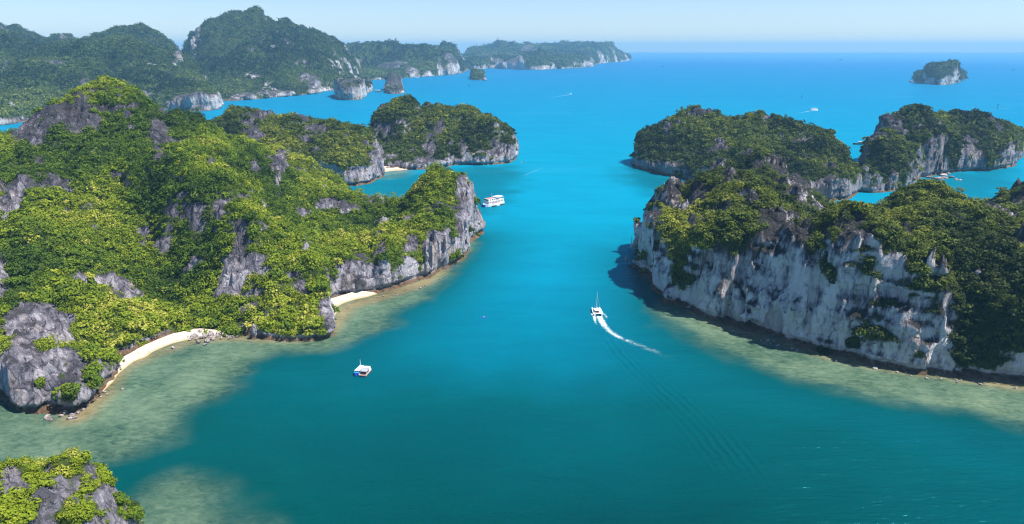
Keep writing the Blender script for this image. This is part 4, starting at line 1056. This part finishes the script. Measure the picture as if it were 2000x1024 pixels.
rg.build("stays", M_STEEL, t)
MB().hull(2.9, 1.3, 0.5, bow=0.5, y0=-1.45, keel=-0.1).build("tender_hull", M_CREAM, t).location = (-4.3, -4.6, 0.2)

t.scale = (0.8, 0.8, 0.76)

# the moored houseboat pair
b0 = P(708, 730)
rz = heading(P(716, 720), P(700, 735))
t = tag(empty("work_boat", (b0[0] - 1.85, b0[1] + 0.5, 0), rz), "blue-bowed work boat with a white flat roof and thin mast, anchored off the sandy coves", "boat")
MB().hull(9.2, 3.0, 1.1, bow=0.4, y0=-4.6, keel=-0.4).build("hull", M_BLUE, t)
MB().box(-1.35, 1.35, -1.6, 2.4, 2.5, 2.62, 0.0, 0.04).build("roof", M_WHITE, t)
MB().box(-1.3, 1.3, 2.2, 3.2, 1.7, 1.86).build("bow_awning", M_CYAN, t)
MB().box(-1.15, 1.15, -4.0, -1.7, 1.2, 3.0, 0.05, 0.05).build("wheelhouse", M_WHITE, t)
wh = [c for c in t.children if c.name.startswith("wheelhouse")][0]
windows(wh, [(-0.9, 0.9, -1.78, -1.68, 2.1, 2.7)])
ps = MB()
for x in (-1.2, 1.2):
    for y in (-1.4, 2.2): ps.tube([(x, y, 1.1), (x, y, 2.5)], 0.05)
ps.build("roof_posts", M_STEEL, t)
MB().tube([(0, -2.4, 3.0), (0.1, -2.5, 7.2)], 0.16, 0.05).build("mast", M_WHITE, t)
wk = t
t = tag(empty("raft", (b0[0] + 1.4, b0[1] - 0.2, 0), rz + 0.08), "wooden raft house with grey tarpaulin roof, tied beside the blue-bowed work boat", "raft")
MB().box(-2.1, 2.1, -4.0, 4.0, 0.45, 0.7).build("deck", M_WOOD, t)
fl = MB()
for x in (-1.7, 0, 1.7): fl.tube([(x, -3.9, 0.2), (x, 3.9, 0.2)], 0.28)
fl.build("floats", M_BLUE, t)
MB().box(-1.9, 1.9, -1.4, 2.6, 2.55, 2.68).build("tarpaulin_roof", M_GREYT, t)
MB().box(-1.7, 1.7, -3.8, -1.5, 0.72, 2.9, 0.05).build("hut", M_WHITE, t)
MB().box(-1.5, 1.5, -0.9, 1.9, 0.72, 1.6).build("store_boxes", M_WOOD, t)
ps = MB()
for x in (-1.8, 1.8):
    for y in (-1.3, 2.5): ps.tube([(x, y, 0.7), (x, y, 2.55)], 0.06)
ps.build("posts", M_WHITE, t)
ps = MB()
for y in (-3.9, 3.9): ps.tube([(-2.0, y, 1.3), (2.0, y, 1.3)], 0.09)
for x in (-2.05, 2.05): ps.tube([(x, -3.9, 1.3), (x, 3.9, 1.3)], 0.09)
for x in (-2.0, 2.0):
    for y in (-3.9, 0, 3.9): ps.tube([(x, y, 0.6), (x, y, 1.3)], 0.07)
ps.build("rail", M_WHITE, t)
MB().tube([(2.2, 2.0, 1.6), (4.2, 3.2, 0.1)], 0.07).build("boarding_pole", M_WHITE, t)

for o_ in (t, wk): o_.scale = (0.88, 0.88, 0.88)

# the kayak and its paddler
k0 = P(945, 621)
t = tag(empty("kayak", k0, -1.45), "blue sea kayak paddled alone in the middle of the channel", "kayak")
kb = MB()
rings = []
for i in range(17):
    s = -1 + i / 8; w = 0.42 * math.sqrt(max(0.0004, 1 - abs(s) ** 2.2)); y = s * 2.4; up = 0.12 * s * s
    rings.append([kb.bm.verts.new((w * math.cos(q), y, 0.16 + up + (0.17 if math.sin(q) > 0 else 0.2) * math.sin(q) * math.sqrt(max(0.02, 1 - s * s)))) for q in [k * math.pi / 5 for k in range(10)]])
for A_, B_ in zip(rings[:-1], rings[1:]):
    for k in range(10): kb.bm.faces.new((A_[k], A_[(k + 1) % 10], B_[(k + 1) % 10], B_[k]))
kb.build("hull", M_BLUE, t)
MB().tube([(-1.15, 0.35, 0.62), (1.15, 0.15, 1.02)], 0.03).box(-1.45, -1.05, 0.28, 0.42, 0.48, 0.66).box(1.05, 1.45, 0.08, 0.22, 0.96, 1.12).build("paddle", M_WHITE, t)
M_SKIN = plain("skin", (0.42, 0.24, 0.16), 0.6); M_SHIRT = plain("white_shirt", (0.78, 0.78, 0.82), 0.8); M_HAIR = plain("dark_hair", (0.02, 0.016, 0.012), 0.8)
def skin_body(name, nodes, edges, mat, parent, sub=2, root=0):
    me = bpy.data.meshes.new(name); me.from_pydata([n_[0] for n_ in nodes], edges, [])
    o = bpy.data.objects.new(name, me); COL.objects.link(o); me.materials.append(mat)
    m1 = o.modifiers.new("skin", 'SKIN')
    for i, n_ in enumerate(nodes):
        me.skin_vertices[0].data[i].radius = (n_[1], n_[1]); me.skin_vertices[0].data[i].use_root = (i == root)
    o.modifiers.new("sub", 'SUBSURF').levels = sub; o.modifiers["sub"].render_levels = sub
    if parent: o.parent = parent
    return o
man = tag(empty("person", (k0[0], k0[1], 0.25), -1.45), "person in a white shirt seated in the blue kayak, holding a paddle", "person")
B_ = [((0, -.25, .12), .15), ((0, -.24, .32), .14), ((0, -.2, .52), .16), ((0, -.18, .62), .07), ((0, -.15, .72), .085), ((0, -.13, .82), .095), ((0, -.13, .90), .06),
      ((-.2, -.2, .56), .065), ((-.36, .0, .42), .05), ((-.34, .26, .42), .04), ((-.34, .31, .42), .035), ((.2, -.2, .56), .065), ((.38, -.02, .46), .05), ((.36, .24, .62), .04), ((.36, .29, .63), .035),
      ((-.12, -.1, .1), .09), ((-.16, .25, .22), .075), ((-.14, .68, .08), .055), ((-.14, .76, .14), .045), ((.12, -.1, .1), .09), ((.16, .25, .22), .075), ((.14, .68, .08), .055), ((.14, .76, .14), .045)]
E_ = [(0, 1), (1, 2), (2, 3), (3, 4), (4, 5), (5, 6), (2, 7), (7, 8), (8, 9), (9, 10), (2, 11), (11, 12), (12, 13), (13, 14), (0, 15), (15, 16), (16, 17), (17, 18), (0, 19), (19, 20), (20, 21), (21, 22)]
skin_body("body", B_, E_, M_SKIN, man)
skin_body("shirt", [((0, -.25, .14), .165), ((0, -.24, .34), .155), ((0, -.2, .52), .175), ((-.21, -.19, .56), .08), ((-.33, -.04, .45), .068), ((.21, -.19, .56), .08), ((.34, -.05, .48), .068)],
          [(0, 1), (1, 2), (2, 3), (3, 4), (2, 5), (5, 6)], M_SHIRT, man)
skin_body("hair", [((0, -.17, .80), .085), ((0, -.15, .87), .095), ((0, -.14, .92), .06)], [(0, 1), (1, 2)], M_HAIR, man)

# boats farther out
def cruiser(loc, rz, L_, W, label, hull_m, cab_m, cab=(-0.35, 0.2), h=1.6, dark_band=True, cat="boat", roof_m=None):
    t = tag(empty("boat", loc, rz), label, cat)
    MB().hull(L_, W, h, bow=0.35, y0=-L_ / 2, keel=-0.5).build("hull", hull_m, t)
    c = MB().box(-W * .4, W * .4, cab[0] * L_, cab[1] * L_, h + 0.01, h * 2.3, 0.1, 0.08).build("cabin", cab_m, t)
    if dark_band:
        n = max(3, int(L_ / 3.5))
        w = (cab[1] - cab[0]) * L_ / (n + 0.5)
        windows(c, [(s * W * .385 - .06, s * W * .385 + .06, cab[0] * L_ + w * (k + .4), cab[0] * L_ + w * (k + 1.05), h * 1.5, h * 1.95) for s in (-1, 1) for k in range(n)])
    MB().box(-W * .43, W * .43, cab[0] * L_ - .3, cab[1] * L_ + .3, h * 2.32, h * 2.44).build("roof", roof_m or cab_m, t)
    return t
cruiser(P(1590, 216.5), -1.35, 22, 6.5, "white tour boat alone on the open water beyond the long dark green island", M_WHITE, M_WHITE, (-0.42, 0.30), 2.6)
cruiser(P(1675, 282.5), 1.45, 15, 5.0, "brown-hulled boat with a white arched cabin, anchored left of the twin-humped island", M_HULLD, M_WHITE, (-0.40, -0.05), 2.1)
cruiser(P(1694, 283.5), 1.5, 7.5, 3.0, "small white boat astern of the brown-hulled one, near the wooded cliffs", M_HULLD, M_WHITE, (-0.45, 0.3), 1.2)
cruiser(P(739, 180), -1.5, 24, 7.5, "long pale boat lying between the two sea stacks", M_HULLD, M_WHITE, (-0.45, 0.22), 3.0)
cruiser(P(1114, 184.5), 1.9, 10, 3.4, "tiny speedboat drawing a thin wake across the open bay", M_WHITE, M_WHITE, (-0.3, 0.1), 1.4, False)
cruiser(P(812, 152.6), 1.5, 30, 8, "small white boat close under the hazy ridge's cliffs", M_WHITE, M_WHITE, (-0.4, 0.3), 3.0)
for X, Y, L_, lb in [(1642, 117, 55, "tiny dark ship near the horizon, left of the lone islet"), (1978, 137.5, 30, "tiny dark boat at the far right, right of the lone islet"), (1294, 131, 26, "tiny dark boat right of the farthest island's tip"), (915, 168, 12, "speck of a dark boat on the inlet below the small wooded sea stack")]:
    cruiser(P(X, Y), 1.4, L_, L_ * .28, lb, M_HULLD, M_HULLD, (-0.35, 0.0), L_ * .07, False)
def buoy(X, Y, h, label):
    t = tag(empty("buoy", P(X, Y), 0), label, "buoy")
    MB().tube([(0, 0, -0.4), (0, 0, 0.9)], h * .2, h * .2, 12).build("float", M_HULLD, t)
    b_ = MB()
    for k in range(4):
        q = k * math.pi / 2; b_.tube([(math.cos(q) * h * .16, math.sin(q) * h * .16, 0.9), (0, 0, h * .8)], 0.12)
    b_.build("frame", M_HULLD, t)
    MB().box(-h * .08, h * .08, -h * .08, h * .08, h * .78, h, 0.05).build("top_mark", M_HULLD, t)
buoy(1948, 212, 11, "dark navigation buoy standing in the pale slick behind the twin-humped island")
buoy(1566, 191, 9, "dark navigation buoy left of the white tour boat")

# ------------------------------------------------------------------ foam
m_foam, nt, b = new_mat("foam"); L = nt.links
g = N(nt, "ShaderNodeNewGeometry").outputs["Position"]
fn1 = noise(nt, g, 0.9, 6, 0.72, 0.5); fn2 = noise(nt, g, 0.22, 3, 0.6)
al = mth(nt, 'ADD', attr(nt, "foam"), mth(nt, 'MULTIPLY', mth(nt, 'SUBTRACT', mth(nt, 'ADD', mth(nt, 'MULTIPLY', fn1, .65), mth(nt, 'MULTIPLY', fn2, .35)), 0.52), 2.2))
al = mth(nt, 'MULTIPLY', mth(nt, 'SUBTRACT', al, 0.36), 1.25, True)
b.inputs["Base Color"].default_value = (0.72, 0.84, 0.88, 1); b.inputs["Roughness"].default_value = 0.8
L.new(mth(nt, 'MULTIPLY', al, mth(nt, 'MULTIPLY', attr(nt, "foam"), 1.6, True)), b.inputs["Alpha"])
def ribbon(name, pts, widths, strength, label=None, n=90, k=6, z=0.03):
    q = np.array([P(*p)[:2] for p in pts]); d = np.r_[0, np.cumsum(np.hypot(*np.diff(q, axis=0).T))]
    s = np.linspace(0, d[-1], n)
    c = np.stack([np.interp(s, d, q[:, i]) for i in (0, 1)], 1)
    for _ in range(4): c[1:-1] = (c[:-2] + c[2:] + 2 * c[1:-1]) / 4
    w = np.interp(s, np.linspace(0, d[-1], len(widths)), widths); st = np.interp(s, np.linspace(0, d[-1], len(strength)), strength)
    tg = np.gradient(c, axis=0); tg /= np.linalg.norm(tg, axis=1, keepdims=True); no = np.stack([-tg[:, 1], tg[:, 0]], 1)
    V, A_ = [], []
    for j in range(k + 1):
        u = j / k * 2 - 1
        p2 = c + no * (u * w / 2)[:, None]
        V.append(np.column_stack([p2, np.full(n, z)])); A_.append(st * (1 - abs(u) ** 1.6))
    Q = np.array([[j * n + i, j * n + i + 1, (j + 1) * n + i + 1, (j + 1) * n + i] for j in range(k) for i in range(n - 1)])
    V = np.concatenate(V); 
    if np.cross(V[Q[0, 2]] - V[Q[0, 0]], V[Q[0, 3]] - V[Q[0, 1]])[2] < 0: Q = Q[:, ::-1]
    o = link(name, np_mesh(name, V, Q, 4, True, {"foam": ('POINT', np.concatenate(A_))}), m_foam)
    tag(o, label, "wake" if label else None, kind='stuff')
ribbon("wake", [(1171, 618), (1177, 632), (1188, 645), (1205, 657), (1228, 667), (1252, 676), (1280, 687), (1305, 697), (1330, 712)], [6.0, 6.5, 6.5, 7, 8, 9, 11, 14, 18], [1.05, .92, .8, .7, .6, .52, .42, .34, 0.1], "white curling foam trail behind the catamaran")
ribbon("wake", [(1160, 617), (1163, 630), (1170, 642)], [3.0, 2.6, 1.6], [1.0, .75, .2], "short foam streak off the catamaran's left hull", 40, z=0.05)
ribbon("wake", [(1176, 610), (1184, 618), (1188, 628)], [2.2, 2.6, 1.4], [.6, .7, .1], "spray curl off the catamaran's right hull", 30, z=0.05)
ribbon("wake", [(1112, 185), (1080, 190), (1040, 196), (1000, 200)], [8, 12, 16, 22], [.75, .5, .4, .2], "thin pale wake of the speedboat", 60)
ribbon("wake", [(1583, 217), (1560, 221), (1530, 225), (1490, 228)], [9, 10, 12, 14], [.7, .5, .4, .2], "faint wake left of the white tour boat", 60)
for pts, w in [([(1165, 157), (1200, 164), (1240, 171), (1282, 178)], 16), ([(1020, 262), (1100, 255), (1180, 246), (1290, 233)], 7), ([(1340, 150), (1385, 157), (1430, 163)], 14), ([(1015, 355), (1030, 340), (1060, 328), (1090, 322)], 8), ([(1480, 186), (1530, 190), (1590, 184)], 14), ([(1850, 215), (1900, 210), (1960, 213), (1995, 208)], 40)]:
    ribbon("slick_streak", pts, [w * .5, w, w, w * .6], [.1, .42, .45, .1], None, 60)  # pale slicks, drawn as faint ribbons of the foam material
